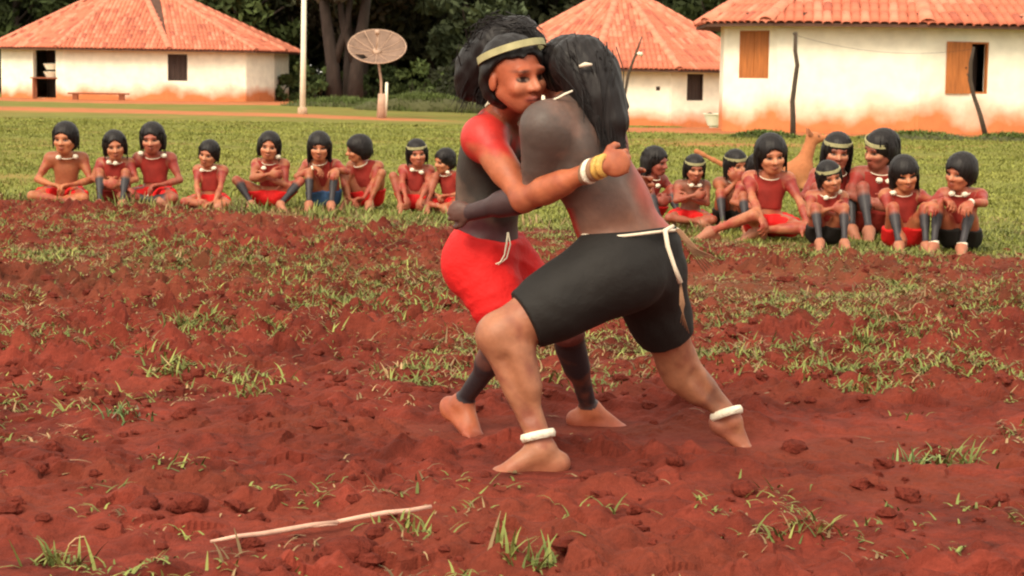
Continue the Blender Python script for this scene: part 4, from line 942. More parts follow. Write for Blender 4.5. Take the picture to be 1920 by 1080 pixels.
# ======================= houses =======================
m_tile = mat('clay_tile', (.54, .165, .098), .85, noise=3.5, noise2=.5, bump=(30, .3, .01), var=.22, spec=.15)
m_tile2 = mat('clay_tile_pale', (.62, .22, .14), .85, noise=3.5, bump=(30, .3, .01), var=.22, spec=.15)
m_tile3 = mat('clay_tile_dark', (.38, .11, .07), .85, noise=3.5, bump=(30, .3, .01), var=.25, spec=.15)
m_deck = mat('roof_boards', (.10, .05, .035), .9, noise=4)
m_wood = mat('shutter_wood', (.40, .135, .035), .6, noise=7, bump=(20, .3, .01), var=.35, stretch=(3, 3, .3))
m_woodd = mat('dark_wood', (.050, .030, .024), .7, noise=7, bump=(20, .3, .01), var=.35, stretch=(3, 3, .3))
m_grey = mat('weathered_wood', (.065, .045, .032), .85, noise=12, bump=(30, .7, .012), var=.45, stretch=(1, 1, .25))
def plaster_mat(name, z0, hs, colw=(.95, .91, .76)):
    """limewash with a splash of red earth along the foot"""
    m = bpy.data.materials.new(name); m.use_nodes = True; N = m.node_tree.nodes; L = m.node_tree.links; b = N['Principled BSDF']
    b.inputs['Roughness'].default_value = .9; b.inputs['Specular IOR Level'].default_value = .15
    tc = N.new('ShaderNodeTexCoord'); sp = N.new('ShaderNodeSeparateXYZ'); L.new(tc.outputs['Object'], sp.inputs[0])
    n = N.new('ShaderNodeTexNoise'); n.inputs['Scale'].default_value = .9; n.inputs['Detail'].default_value = 7; L.new(tc.outputs['Object'], n.inputs['Vector'])
    m1 = N.new('ShaderNodeMath'); m1.operation = 'MULTIPLY_ADD'; m1.inputs[1].default_value = -hs * 1.9; L.new(n.outputs['Fac'], m1.inputs[0]); L.new(sp.outputs['Z'], m1.inputs[2])
    r = N.new('ShaderNodeMapRange'); r.inputs[1].default_value = z0 - hs * .72; r.inputs[2].default_value = z0 + hs * .12; r.inputs[3].default_value = 1; r.inputs[4].default_value = 0; L.new(m1.outputs[0], r.inputs[0])
    mx = N.new('ShaderNodeMix'); mx.data_type = 'RGBA'; mx.inputs[6].default_value = (*colw, 1); mx.inputs[7].default_value = (.62, .215, .085, 1); L.new(r.outputs[0], mx.inputs[0])
    n2 = N.new('ShaderNodeTexNoise'); n2.inputs['Scale'].default_value = 3.5; n2.inputs['Detail'].default_value = 8; L.new(tc.outputs['Object'], n2.inputs['Vector'])
    r2 = N.new('ShaderNodeMapRange'); r2.inputs[1].default_value = .3; r2.inputs[2].default_value = .62; r2.inputs[3].default_value = .80; r2.inputs[4].default_value = 1.0; L.new(n2.outputs['Fac'], r2.inputs[0])
    m2 = N.new('ShaderNodeMix'); m2.data_type = 'RGBA'; m2.blend_type = 'MULTIPLY'; m2.inputs[0].default_value = .7; L.new(mx.outputs[2], m2.inputs[6]); L.new(r2.outputs[0], m2.inputs[7])
    L.new(m2.outputs[2], b.inputs['Base Color'])
    bp = N.new('ShaderNodeBump'); bp.inputs['Strength'].default_value = .5; bp.inputs['Distance'].default_value = .03; L.new(n2.outputs['Fac'], bp.inputs['Height']); L.new(bp.outputs[0], b.inputs['Normal'])
    return m
def tile_mesh(w, L, t=.022, n=5):
    """one barrel tile: crown up, slightly tapered, origin at its lower edge, running along +Y"""
    vs = []; 
    for (y, s) in ((0, 1.0), (L, .86)):
        for rr in (0, t):
            for k in range(n + 1):
                a = math.pi * k / n; vs.append(((w / 2 - rr) * s * math.cos(a), y, ((w / 2 - rr) * s * math.sin(a)) * .62))
    m = n + 1; fs = []
    for k in range(n):
        fs += [(k, k + 1, 2 * m + k + 1, 2 * m + k), (m + k + 1, m + k, 3 * m + k, 3 * m + k + 1), (k + 1, k, m + k, m + k + 1), (2 * m + k, 2 * m + k + 1, 3 * m + k + 1, 3 * m + k)]
    return np.array(vs), fs
def polygon_house(name, label, cat, c, pts, zb, wh, apex, over, tw, tl, wallmat, openings, n_tiles=300, group='round plastered village houses', rafters=None, eave_drop=.0):
    """pts: wall corners, counter-clockwise seen from above, facets numbered from pts[i] to pts[i+1]"""
    root = empty(name, (c[0], c[1], zb), label, cat, group); n = len(pts); pts = [V(p[0] - c[0], p[1] - c[1], 0) for p in pts]
    ap = V(apex[0] - c[0], apex[1] - c[1], apex[2] - zb); T = .22
    wall = MB()
    for i in range(n):
        a, b = pts[i], pts[(i + 1) % n]; L = np.linalg.norm(b - a); e = (b - a) / L; nn = V(e[1], -e[0], 0); M = np.stack([e, nn, V(0, 0, 1)], 1)
        ops = sorted(openings.get(i, []), key=lambda o: o['u']); cur = 0.0
        def wb(u0, u1, z0, z1):
            if u1 - u0 > .01 and z1 - z0 > .01:
                nu = max(1, int((u1 - u0) / .6)); nz = max(1, int((z1 - z0) / .6))
                wall.box(a + e * (u0 + u1) / 2 - nn * T / 2 + V(0, 0, (z0 + z1) / 2), (u1 - u0, T, z1 - z0), M)
        for o in ops:
            u0, u1, z0, z1 = o['u'], o['u'] + o['w'], o['z'], o['z'] + o['h']
            wb(cur, u0, -.4, wh); wb(u0, u1, -.4, z0); wb(u0, u1, z1, wh); cur = u1
            w_ = o['w']; h_ = o['h']; kind = o.get('kind', 'dark'); pc = a + e * (u0 + w_ / 2) + V(0, 0, z0 + h_ / 2)
            if kind == 'door': mb = MB(); mb.box(pc - nn * (T + 1.2), (w_ + .8, .05, h_), M); mb.build('interior_shade_panel', m_woodd, root); continue  # dark panel behind the doorway, interior shade put into its colour
            fr = MB(); ft = .045
            for (du, dz, su, sz) in ((-w_ / 2 + ft / 2, 0, ft, h_), (w_ / 2 - ft / 2, 0, ft, h_), (0, h_ / 2 - ft / 2, w_ - 2 * ft, ft), (0, -h_ / 2 + ft / 2, w_ - 2 * ft, ft)):
                fr.box(pc + e * du + V(0, 0, dz) - nn * .05, (su, .09, sz), M)
            m_ = m_woodd if kind == 'dark' else m_wood
            f_ = fr.build('window', m_, root)
            if kind in ('dark', 'shut'):
                npk = o.get('planks', 3); iw = (w_ - 2 * ft) / npk
                for k in range(npk):
                    mb = MB(); off = -.085 if kind == 'dark' else -.02 + .006 * (k % 2); mb.box(pc + e * (-w_ / 2 + ft + iw * (k + .5)) + nn * off, (iw - .008, .03, h_ - 2 * ft), M); mb.build('plank', m_, f_)
            if kind == 'open':
                mb = MB(); mb.box(pc - nn * .6, (w_, .04, h_), M); mb.build('room_shade_panel', m_woodd, f_)  # added dark board, its colour stands in for the unlit room
                lw = o['leaf']; npk = 2
                for k in range(npk): mb = MB(); mb.box(pc + e * (-w_ / 2 - lw + lw / npk * (k + .5)) + nn * .035, (lw / npk - .006, .035, h_), M); mb.build('plank', m_, f_)
                mb = MB(); mb.blob(pc + e * (-w_ / 2 - .12) + nn * .07, .02, 6, 5, 0); mb.build('handle', m_woodd, f_)
        wb(cur, L, -.4, wh)
        wall.box(a - nrm(a) * T * .55 + V(0, 0, wh / 2 - .2), (T * .9, T * .9, wh + .396), M)
    wall.build('wall', wallmat, root)
    # roof
    cen = sum(pts) / n; ev = []
    for i in range(n):
        p = pts[i]; o1 = nrm(p - V(ap[0], ap[1], 0)); ev.append(p + o1 * over)
    zt = wh; slope = lambda p: ap[2] - (ap[2] - zt) * 1.0
    ez = []
    for i in range(n):
        d0 = np.linalg.norm(pts[i] - V(ap[0], ap[1], 0)); d1 = np.linalg.norm(ev[i] - V(ap[0], ap[1], 0)); ez.append(ap[2] + (zt - ap[2]) * d1 / d0 + eave_drop)
    E = [V(ev[i][0], ev[i][1], ez[i]) for i in range(n)]
    zmean = sum(ez) / n; E = [V(p[0], p[1], zmean) for p in E]
    deck = MB(); th = V(0, 0, .07)
    for i in range(n):
        a, b = E[i], E[(i + 1) % n]; deck.add([a, b, ap, a + th, b + th, ap + th], [(0, 2, 1), (3, 4, 5), (0, 1, 4, 3)])
    roof = deck.build('roof', m_deck, root)
    vs0, fs0 = tile_mesh(tw * 1.12, tl * 1.18)
    mes = []
    for m_ in (m_tile, m_tile, m_tile2, m_tile3):
        me = bpy.data.meshes.new('roof_tile'); me.from_pydata([tuple(v) for v in vs0], [], fs0); me.materials.append(m_); me.polygons.foreach_set('use_smooth', [True] * len(me.polygons)); mes.append(me)
    cand = []
    for i in range(n):
        a, b = E[i] + th, E[(i + 1) % n] + th; A = ap + th; e = nrm(b - a); Lb = np.linalg.norm(b - a); up = A - a; ua = up @ e; vdir = nrm(up - e * ua); H = (up @ vdir); nn = np.cross(e, vdir)
        if nn[2] < 0: nn = -nn
        nc = max(1, int(round(Lb / tw)))
        for ci in range(nc):
            u = (ci + .5) * Lb / nc; vmax = H * min(u / max(ua, 1e-3), (Lb - u) / max(Lb - ua, 1e-3))
            for r_ in range(int(vmax / tl) + 1):
                v = r_ * tl
                if v > vmax + tl * .1: break
                p = a + e * u + vdir * v; cand.append((p, e, vdir, nn, i, ci, r_))
    world = V(c[0], c[1], zb)
    def vis(q):
        p = q[0] + world; nnn = q[3]; d = p - CAMP; X = d @ _r / (d @ _f) * FPX + CX; Y = CY - d @ _u / (d @ _f) * FPX
        inn = (-20 < X < 1940) and (-8 < Y < 300) and (nnn @ d < 0); return (0 if inn else 1, np.linalg.norm(d) + RNG.random() * .01)
    cand.sort(key=vis); rest = MB()
    for k, (p, e, vd, nn, i, ci, r_) in enumerate(cand):
        jit = RNG.normal(0, .018); e2 = nrm(e + vd * jit); v2 = nrm(vd - e * jit + nn * .05); n2 = np.cross(e2, v2); n2 = n2 if n2 @ nn > 0 else -n2
        p = p + nn * (.012 + .01 * RNG.random()) - vd * (.03 + RNG.normal(0, .008))
        if k < n_tiles:
            o = bpy.data.objects.new('roof_tile', mes[int(RNG.choice([0, 0, 1, 2, 3], p=[.3, .2, .2, .2, .1]))]); C.objects.link(o); o.parent = roof
            o.matrix_local = Matrix(((e2[0], v2[0], n2[0], p[0]), (e2[1], v2[1], n2[1], p[1]), (e2[2], v2[2], n2[2], p[2]), (0, 0, 0, 1)))
        else:
            rest.add(vs0 @ np.stack([e2, v2, n2], 1).T + p, fs0)
    if rest.v: me = rest.mesh('roof_tiles'); [me.materials.append(m_) for m_ in (m_tile, m_tile2, m_tile3)]; nf = len(fs0); mi = np.repeat(RNG.choice([0, 1, 2], size=len(rest.f) // nf, p=[.6, .25, .15]), nf); me.polygons.foreach_set('material_index', mi.astype(np.int32)); tag(link('roof_tiles', me, roof), kind='stuff')
    # hip ridges
    vr, fr_ = tile_mesh(tw * 1.7, tl * 1.2)
    for i in range(n):
        p0 = E[i] + th; d = ap + th - p0; L = np.linalg.norm(d); d = d / L; side = nrm(np.cross(d, V(0, 0, 1))); up = np.cross(side, d); 
        q = MB()
        for k in range(int(L / (tl * 1.05))):
            q.add(vr @ np.stack([side, nrm(d + up * .05), up], 1).T + p0 + d * k * tl * 1.05 + up * .05, fr_)
        q.build('hip_ridge', m_tile3 if name == 'x' else m_tile2, roof, True)
    if rafters:
        for i, us_ in rafters.items():
            a, b = pts[i], pts[(i + 1) % n]; e = nrm(b - a); nn = V(e[1], -e[0], 0); M = np.stack([e, nn, V(0, 0, 1)], 1)
            for u in us_: mb = MB(); mb.box(a + e * u + nn * .16 + V(0, 0, wh - .07), (.09, .36, .10), M); mb.build('rafter', m_woodd, root)
    return root
def pxw(qx, s): return (qx - 960) / s
# house 1, left, about 84 m away
Y1 = 84.0; s1 = FPX / Y1; cx1, cy1 = pxw(215, s1), Y1 + 5.9; R1 = 6.9; z1 = at(300, 189, Y1)[2]
def ring(cx, cy, R, n, ph): return [(cx + R * math.cos(ph + 2 * math.pi * k / n), cy + R * math.sin(ph + 2 * math.pi * k / n)) for k in range(n)]
P1 = [(pxw(-40, s1), Y1 + 5.5), (pxw(-15, s1), Y1 + 1.6), (pxw(118, s1), Y1 + .1), (pxw(310, s1), Y1), (pxw(455, s1), Y1 + .8), (pxw(497, s1), Y1 + 2.6), (pxw(500, s1), Y1 + 7.5), (pxw(420, s1), Y1 + 11), (pxw(215, s1), Y1 + 12.5), (pxw(20, s1), Y1 + 10.5)]
pl1 = plaster_mat('limewash_left', 0, .64)
wh1 = (189 - 85) / s1; u_w = (pxw(312, s1) - P1[2][0])
polygon_house('round_house', 'long white round-cornered house with one dark window at the left', 'house', (cx1, cy1), P1, z1, wh1, (pxw(205, s1), Y1 + 6, z1 + wh1 + 3.1), .62, .18, .42, pl1,
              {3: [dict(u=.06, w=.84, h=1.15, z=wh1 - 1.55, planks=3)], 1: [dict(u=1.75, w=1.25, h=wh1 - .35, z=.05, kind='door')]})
# house 2, middle
Y2 = 62.0; s2 = FPX / Y2; z2 = at(1250, 236, Y2)[2]; wh2 = (236 - 119) / s2; cx2, cy2 = pxw(1168, s2), Y2 + 4.6; R2 = 4.75
P2 = ring(cx2, cy2, R2, 12, -math.pi / 2 - math.pi / 12 + .05)
pl2 = plaster_mat('limewash_middle', 0, .5)
polygon_house('round_house', 'low round house with conical clay roof and small dark window behind the wrestlers', 'house', (cx2, cy2), P2, z2, wh2, (cx2, cy2, z2 + wh2 + 2.55), .55, .165, .40, pl2,
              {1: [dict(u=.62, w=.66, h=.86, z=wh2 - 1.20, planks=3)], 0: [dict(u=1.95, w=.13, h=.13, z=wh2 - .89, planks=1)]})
# house 3, right
Y3 = 44.0; s3 = FPX / Y3; z3 = at(1590, 246, Y3)[2]; wh3 = (246 - 26) / s3
P3 = [(pxw(1366, s3), Y3 + 1.6), (pxw(1455, s3), Y3 + .35), (pxw(1714, s3), Y3), (pxw(2010, s3), Y3 + .8), (pxw(2150, s3), Y3 + 3.5), (pxw(2100, s3), Y3 + 7.5), (pxw(1800, s3), Y3 + 9), (pxw(1500, s3), Y3 + 7.5), (pxw(1380, s3), Y3 + 4.5)]
pl3 = plaster_mat('limewash_right', 0, .78)
polygon_house('white_house', 'large tall white house with orange wooden shutters filling the right background', 'house', (pxw(1700, s3), Y3 + 4.5), P3, z3, wh3, (pxw(1715, s3), Y3 + 4.4, z3 + wh3 + 2.6), .62, .215, .40, pl3,
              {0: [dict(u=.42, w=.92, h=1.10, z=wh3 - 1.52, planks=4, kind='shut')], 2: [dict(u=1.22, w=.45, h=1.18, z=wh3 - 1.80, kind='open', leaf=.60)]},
              rafters={1: [.55, 1.45, 2.28, 3.05], 2: [.92, 2.3, 3.1], 0: [.2, .9, 1.6]}, n_tiles=300)

# ======================= yard things =======================
m_white = mat('white_paint', (.80, .76, .62), .6, noise=3, var=.12)
g = at(567, 207, 63); root = empty('pole', g, 'tall straight white pole standing on the red path', 'pole')
mb = MB(); mb.tube([(0, 0, -.3), (.03, 0, 2), (.07, 0, 8)], [.10, .088, .065], 14); mb.build('shaft', m_white, root, True)
mb = MB(); mb.tube([(0, 0, -.2), (0, 0, .10)], [.17, .15], 14); mb.build('footing', mat('cement', (.45, .30, .2), .9, noise=8), root, True)
# dish
Yd = 62.0; g = at(713, 210, Yd); sD = FPX / Yd
root = empty('satellite_dish', g, 'brown mesh satellite dish tilted skywards on a thin leaning pole', 'satellite dish'); m_dish = mat('dish_mesh', (.20, .125, .09), .7, noise=3, var=.3, spec=.3); m_rib = mat('dish_frame', (.50, .33, .24), .6, noise=5)
dc = at(707, 88, Yd) - g; R_ = 54 / sD; axn = nrm(V(.04, -.58, .80)); Md = frame(np.cross(axn, V(1, 0, 0)) * -1, axn)
def par(rr, a): return dc + Md[:, 0] * rr * math.cos(a) + Md[:, 1] * rr * math.sin(a) + axn * (rr * rr * .26 - .20)
nA = 12
for i in range(nA):
    if i == 2: pass
    vs = []; fs = []; kr, ka = 6, 4
    for r_ in range(kr + 1):
        for a_ in range(ka + 1):
            rr = .04 + (R_ - .04) * r_ / kr; vs.append(par(rr, 2 * math.pi * (i + a_ / ka) / nA))
    for r_ in range(kr):
        for a_ in range(ka):
            if i == 1 and r_ in (3, 4) : continue      # torn panel
            q = r_ * (ka + 1) + a_; fs.append((q, q + 1, q + ka + 2, q + ka + 1))
    mb = MB(); mb.add(vs, fs); o = mb.build('mesh_panel', m_dish, root, True); md = o.modifiers.new('thick', 'SOLIDIFY'); md.thickness = .006
for i in range(nA): mb = MB(); mb.tube([par(rr, 2 * math.pi * i / nA) + axn * .012 for rr in np.linspace(.05, R_, 6)], .011, 6); mb.build('rib', m_rib, root, True)
mb = MB(); mb.tube([par(R_, 2 * math.pi * k / 48) for k in range(49)], .016, 6, False); mb.build('rim', m_rib, root, True)
mb = MB(); mb.tube([par(.05, 0), dc + axn * .10, dc + axn * .52], .022, 8); mb.build('feed_arm', m_rib, root, True)
mb = MB(); mb.tube([dc + axn * .50, dc + axn * .62], [.06, .075], 10); mb.build('feed_horn', m_rib, root, True)
mb = MB(); mb.tube([dc - axn * .22, (g * 0) + V(.02, 0, 1.0), V(.04, 0, -.2)], [.035, .04, .045], 10); mb.build('mast', m_rib, root, True)
mb = MB(); mb.tube([dc - axn * .30 + V(0, 0, -.02), dc - axn * .12], [.09, .14], 10); mb.build('bracket', m_rib, root, True)
g2 = at(716, 212, 61.6); root = empty('stump_post', g2, 'pair of short pale posts at the foot of the dish pole', 'post')
mb = MB(); mb.tube([(-.02, 0, -.2), (-.01, 0, .35), (.0, 0, .62)], [.16, .13, .12], 9); mb.build('thick_post', m_rib, root, True)
mb = MB(); mb.tube([(.10, 0, -.1), (.14, 0, .5), (.15, 0, .98)], [.055, .05, .045], 8); mb.build('thin_post', m_white, root, True)
# crooked posts
def crooked(label, pts, rads, fork=None):
    g = pts[0]; root = empty('crooked_post', g, label, 'post', 'rough wooden yard posts'); mb = MB(); mb.tube([p - g for p in pts], rads, 9); mb.build('trunk_pole', m_grey, root, True)
    for f in fork or []: mb = MB(); mb.tube([p - g for p in f[0]], f[1], 6); mb.build('stub', m_grey, root, True)
    return root
Yp = 42.5
crooked('crooked grey post in front of the large white house', [at(1487, 256, Yp), at(1487, 222, Yp), at(1486, 190, Yp), at(1491, 150, Yp), at(1495, 122, Yp), at(1491, 95, Yp), at(1492, 60, Yp)], [.065, .060, .055, .052, .050, .045, .040],
        [([at(1491, 68, Yp), at(1487, 62, Yp - .05)], [.02, .012]), ([at(1486, 195, Yp), at(1482, 190, Yp - .05)], [.03, .015])])
crooked('thin leaning stick with a white rag in front of the low round house', [at(1160, 225, 57), at(1172, 175, 57), at(1178, 140, 57), at(1188, 112, 57), at(1196, 90, 57), at(1204, 68, 57)], [.05, .045, .045, .040, .03, .018],
        [([at(1190, 108, 57), at(1198, 98, 56.9)], [.02, .012])])
mb = MB(); q = at(1200, 101, 56.9); mb.blob(q * 0, .07, 8, 6, .2, (1.3, .6, .8)); o = mb.build('rag', m_white, None, True, q); tag(o, 'small white rag caught on the thin leaning stick', 'rag')
crooked('dark crooked branch post in front of the open shutter at right', [at(1850, 262, 42.3), at(1838, 215, 42.3), at(1826, 180, 42.3), at(1819, 150, 42.3), at(1820, 118, 42.3), at(1826, 88, 42.3)], [.06, .05, .045, .05, .045, .03],
        [([at(1820, 150, 42.3), at(1813, 138, 42.25)], [.022, .012])])
# wire from post to post
a, b = at(1492, 66, Yp), at(1826, 92, 42.3); n = 14; pts = [a + (b - a) * k / n - V(0, 0, .22 * (1 - (2 * k / n - 1) ** 2)) for k in range(n + 1)]
mb = MB(); mb.tube(pts, .0035, 5); o = mb.build('wire', m_grey); tag(o, 'thin sagging wire strung between the two crooked posts', 'wire')
# white basin
g = at(1340, 237, 54); root = empty('basin', g, 'white basin standing at the foot of the round house wall', 'basin')
mb = MB(); mb.lathe([(.0, .02), (.20, .02), (.31, .32), (.34, .33), (.34, .36), (.29, .35), (.18, .06), (0, .06)], 20); mb.build('bowl', m_white, root)
mb = MB(); mb.lathe([(.15, -.05), (.15, .03), (.0, .03)], 16); mb.build('foot_ring', m_white, root, True)
mb = MB(); mb.tube([at(1322, 215, 54), at(1332, 212, 54), at(1340, 216, 54)], [.03, .025, .02], 6); o = mb.build('rag', m_woodd); tag(o, 'dark scrap lying across the rim of the white basin', 'rag')
# bench and table with basins by house 1
g = at(185, 190, Y1 - .9); root = empty('bench', g, 'low reddish wooden bench in front of the left house wall', 'bench'); m_rw = mat('red_wood', (.24, .075, .035), .8, noise=6, var=.3)
mb = MB(); mb.box((0, 0, .33), (2.6, .30, .07)); mb.build('seat', m_rw, root)
for x_ in (-1.0, 1.0): mb = MB(); mb.box((x_, 0, .14), (.22, .24, .32)); mb.build('leg', m_rw, root)
g = at(92, 187, Y1 + .55); root = empty('table', g, 'dark wooden table standing in the shaded doorway of the left house', 'table')
mb = MB(); mb.box((0, 0, .95), (1.5, .6, .06)); mb.build('table_top', m_rw, root)
for x_ in (-.62, .62):
    for y_ in (-.22, .22): mb = MB(); mb.box((x_, y_, .44), (.09, .09, .96)); mb.build('leg', m_rw, root)
for k, (dx, dz, lab) in enumerate(((.12, .98, 'lower white basin on the doorway table'), (.12, 1.32, 'upper white basin stacked in the doorway'))):
    mb = MB(); mb.lathe([(.0, .0), (.22, .0), (.34, .22), (.36, .24), (.33, .25), (0, .26)], 18); o = mb.build('basin', m_white, None, False, g + V(dx, 0, dz)); tag(o, lab, 'basin', 'basins in the doorway')

# ======================= trees =======================
m_fol = mat('foliage', (1, 1, 1), .75, attr=True, spec=.15)
m_bark = mat('bark', (.035, .024, .020), .9, noise=5, bump=(12, .8, .04), var=.4, stretch=(1, 1, .3))
def crown_mesh(name, rx, rz, n, base, leaf=.22, zc=0, seed=0, low=False):
    r = np.random.default_rng(seed); nc = max(8, n // 90)
    d = r.normal(size=(nc, 3)); d /= np.linalg.norm(d, axis=1)[:, None]; rad = .35 + .62 * r.random((nc, 1)) ** .6
    cen = d * rad * V(rx, rx, rz); cen[:, 2] = cen[:, 2] * (1 if not low else .6) + zc; cr = (.16 + .16 * r.random(nc)) * rx
    k = r.integers(0, nc, n); dd = r.normal(size=(n, 3)); dd /= np.linalg.norm(dd, axis=1)[:, None]
    P = cen[k] + dd * (cr[k] * (.55 + .5 * r.random(n)))[:, None] * V(1, 1, .75)
    a = nrm_rows(r.normal(size=(n, 3))); b = nrm_rows(np.cross(a, r.normal(size=(n, 3)))); L = leaf * (.6 + .8 * r.random((n, 1)))
    q = np.stack([P - a * L, P - b * L * .45, P + a * L, P + b * L * .45], 1).reshape(-1, 3); f = np.arange(4 * n).reshape(n, 4)
    tone = (.55 + .9 * r.random(nc))[k][:, None]; c = base * tone * (.7 + .6 * r.random((n, 1))); return mesh_np(name, q, f, m_fol, np.repeat(c, 4, 0))
def nrm_rows(a): return a / (np.linalg.norm(a, axis=1)[:, None] + 1e-9)
def trunk_mesh(h, r0, seed, branches=6, lean=.05, split=False):
    r = np.random.default_rng(seed); mb = MB(); pts = [V(0, 0, -.4)]; 
    for k in range(1, 6): pts.append(V(r.normal(0, lean) * k, r.normal(0, lean) * k, h * k / 5))
    mb.tube(pts, [r0 * 1.3, r0, r0 * .85, r0 * .7, r0 * .55, r0 * .35], 9)
    for k in range(branches):
        z = h * (.35 + .6 * r.random()); i = min(int(z / h * 5), 4); p = pts[i + 1] * .5 + pts[i] * .5; p[2] = z; an = r.random() * 6.28; L = h * (.25 + .3 * r.random())
        e = p + V(math.cos(an) * L, math.sin(an) * L, L * .7); mb.tube([p, (p + e) / 2 + V(0, 0, .1 * L), e], [r0 * .4, r0 * .28, r0 * .12], 6)
    return mb.mesh('trunk', m_bark, True)
DK = V(.030, .034, .016); MD = V(.050, .070, .022); LT = V(.095, .125, .040); BR = V(.050, .040, .026)
def tree(px_, Y, h, rx, base, label, seed, crown_lo=.35, leaf=.24, n=5200, r0=.22, group='trees behind the houses', name='tree', z=None):
    x = (px_ - 960) / FPX * Y; root = empty(name, (x, Y, float(zbase(x, Y)) if z is None else z), label, 'tree', group, RNG.random() * 6)
    rz = h * (1 - crown_lo) / 2; link('trunk', trunk_mesh(h * .8, r0, seed), root)
    link('crown', crown_mesh('crown', rx, rz, n, base, leaf, h * crown_lo + rz, seed), root)
TR = [(355, 97, 8, 3.6, MD, 'mid-green tree rising beside the ridge of the left house', .12), (440, 95, 7.5, 3.2, MD * .8 + LT * .2, 'green tree just right of the left house roof', .10), (515, 99, 8.5, 3.4, DK, 'dark tree directly left of the white pole', .12),
      (610, 98, 9.5, 3.6, BR, 'brownish dark tree right of the white pole', .30), (648, 92, 9, 3.2, DK, 'dark tree whose bare trunk shows left of the dish', .42), (680, 93, 10, 3.6, BR, 'tree with a bare leaning trunk behind the dish', .42),
      (735, 100, 10, 4.2, DK, 'dark tree above and right of the dish', .30), (800, 97, 9, 3.8, DK * .8 + BR * .2, 'dark tree between the dish and the red wrestler', .20), (868, 92, 8, 2.4, MD * .8 + V(.02, .02, .02), 'paler grey-green tree left of the red wrestler head', .18), (930, 99, 10, 4.2, DK, 'dark tree behind the head of the red wrestler', .15),
      (1030, 97, 9, 3.8, DK, 'dark tree above the left slope of the round roof', .2), (1120, 100, 10, 4, MD * .7, 'tree behind the peak of the round roof', .2), (1260, 92, 8.5, 3.6, MD, 'green tree right of the round roof peak', .1), (1330, 88, 7.5, 3, MD * .6 + DK * .4, 'tree in the gap between the round house and the large white house', .08),
      (1420, 95, 10, 4.5, DK, 'dark tree rising behind the large white house, left side', .15), (1620, 98, 10, 5, MD * .7, 'tree behind the middle of the large white house', .2), (1830, 95, 10, 5, DK, 'tree behind the right side of the large white house', .2),
      (220, 112, 10, 5, DK, 'dark tree behind the left house', .15), (30, 104, 9, 4.2, MD * .8, 'tree behind the left end of the left house', .1)]
for i, (px_, Y, h, rx, base, lab, lo) in enumerate(TR): tree(px_, Y, h, rx, base, lab, 100 + i, lo, n=5200)
# bare trunks seen in the gap
for i, (qx, top, lab) in enumerate(((628, -40, 'dark slender bare trunk, leftmost of the pair left of the dish'), (664, -40, 'dark slender bare trunk just left of the dish'))):
    g = at(qx, 187, 86); root = empty('tree', g, lab, 'tree', 'trees behind the houses'); mb = MB()
    l = -1 if i == 0 else 1; mb.tube([(0, 0, -.3), (.1 * l, 0, 1.5), (.35 * l, 0, 3.2), (.8 * l, 0, 6.5)], [.42, .30, .26, .14], 10); mb.tube([(.1 * l, 0, 1.4), (-.5 * l, 0, 3.2), (-.8 * l, 0, 5.6)], [.22, .16, .1], 8); mb.build('trunk', m_bark, root, True)
    link('crown', crown_mesh('crown', 2.6, 1.6, 2600, BR, .24, 6.2, 300 + i), root)
# forest mass behind
vs = []; fs = []; cs = []; nn_ = 90000; r = np.random.default_rng(5)
X = r.uniform(-75, 75, nn_); Yv = r.uniform(104, 122, nn_) ; hh = 9 + 4 * fbm(X / 6, Yv / 6, 151, 2); Z = r.random(nn_) ** .8 * hh
P = np.stack([X, Yv, Z], 1); a = nrm_rows(r.normal(size=(nn_, 3))); b = nrm_rows(np.cross(a, r.normal(size=(nn_, 3)))); L = .5 * (.6 + .8 * r.random((nn_, 1)))
q = np.stack([P - a * L, P - b * L * .6, P + a * L, P + b * L * .6], 1).reshape(-1, 3); t = fbm(X / 4, Z / 3 + Yv / 5, 155, 3)[:, None]
c = (DK * (1 - t) + MD * .7 * t) * (.5 + .8 * r.random((nn_, 1)))
tag(link('forest', mesh_np('forest', q, np.arange(4 * nn_).reshape(-1, 4), m_fol, np.repeat(c, 4, 0))), 'dark dense forest closing the background behind the houses', 'forest', kind='stuff')
# undergrowth, one bush each
BU = [(520, 88, 1.1, .9, LT, 'pale green bush at the forest edge left of the white pole'), (590, 86, 1.3, 1.1, MD, 'dark green bush between the white pole and the bare trunks'), (705, 90, 1.5, 1.0, MD, 'green bush behind the foot of the dish pole'),
      (775, 88, 1.6, 1.2, MD * .6 + LT * .4, 'green bush between dish and red wrestler'), (835, 80, 2.0, .8, DK, 'low dark bush beside the red wrestler hair'), (545, 95, 1.6, 1.6, MD, 'tall bush behind the pale bush near the pole')]
for i, (qx, Y, rx, rz, base, lab) in enumerate(BU):
    x = (qx - 960) / FPX * Y; root = empty('bush', (x, Y, float(zbase(x, Y)) - .05), lab, 'bush', 'bushes at the forest edge')
    link('foliage', crown_mesh('foliage', rx, rz, 1500, base, .13, rz * .75, 400 + i), root)
    mb = MB(); [mb.tube([(0, 0, -.1), (math.cos(k * 2) * rx * .3, math.sin(k * 2) * rx * .3, rz * .8)], [.04, .015], 6) for k in range(4)]; mb.build('stem', m_bark, root)
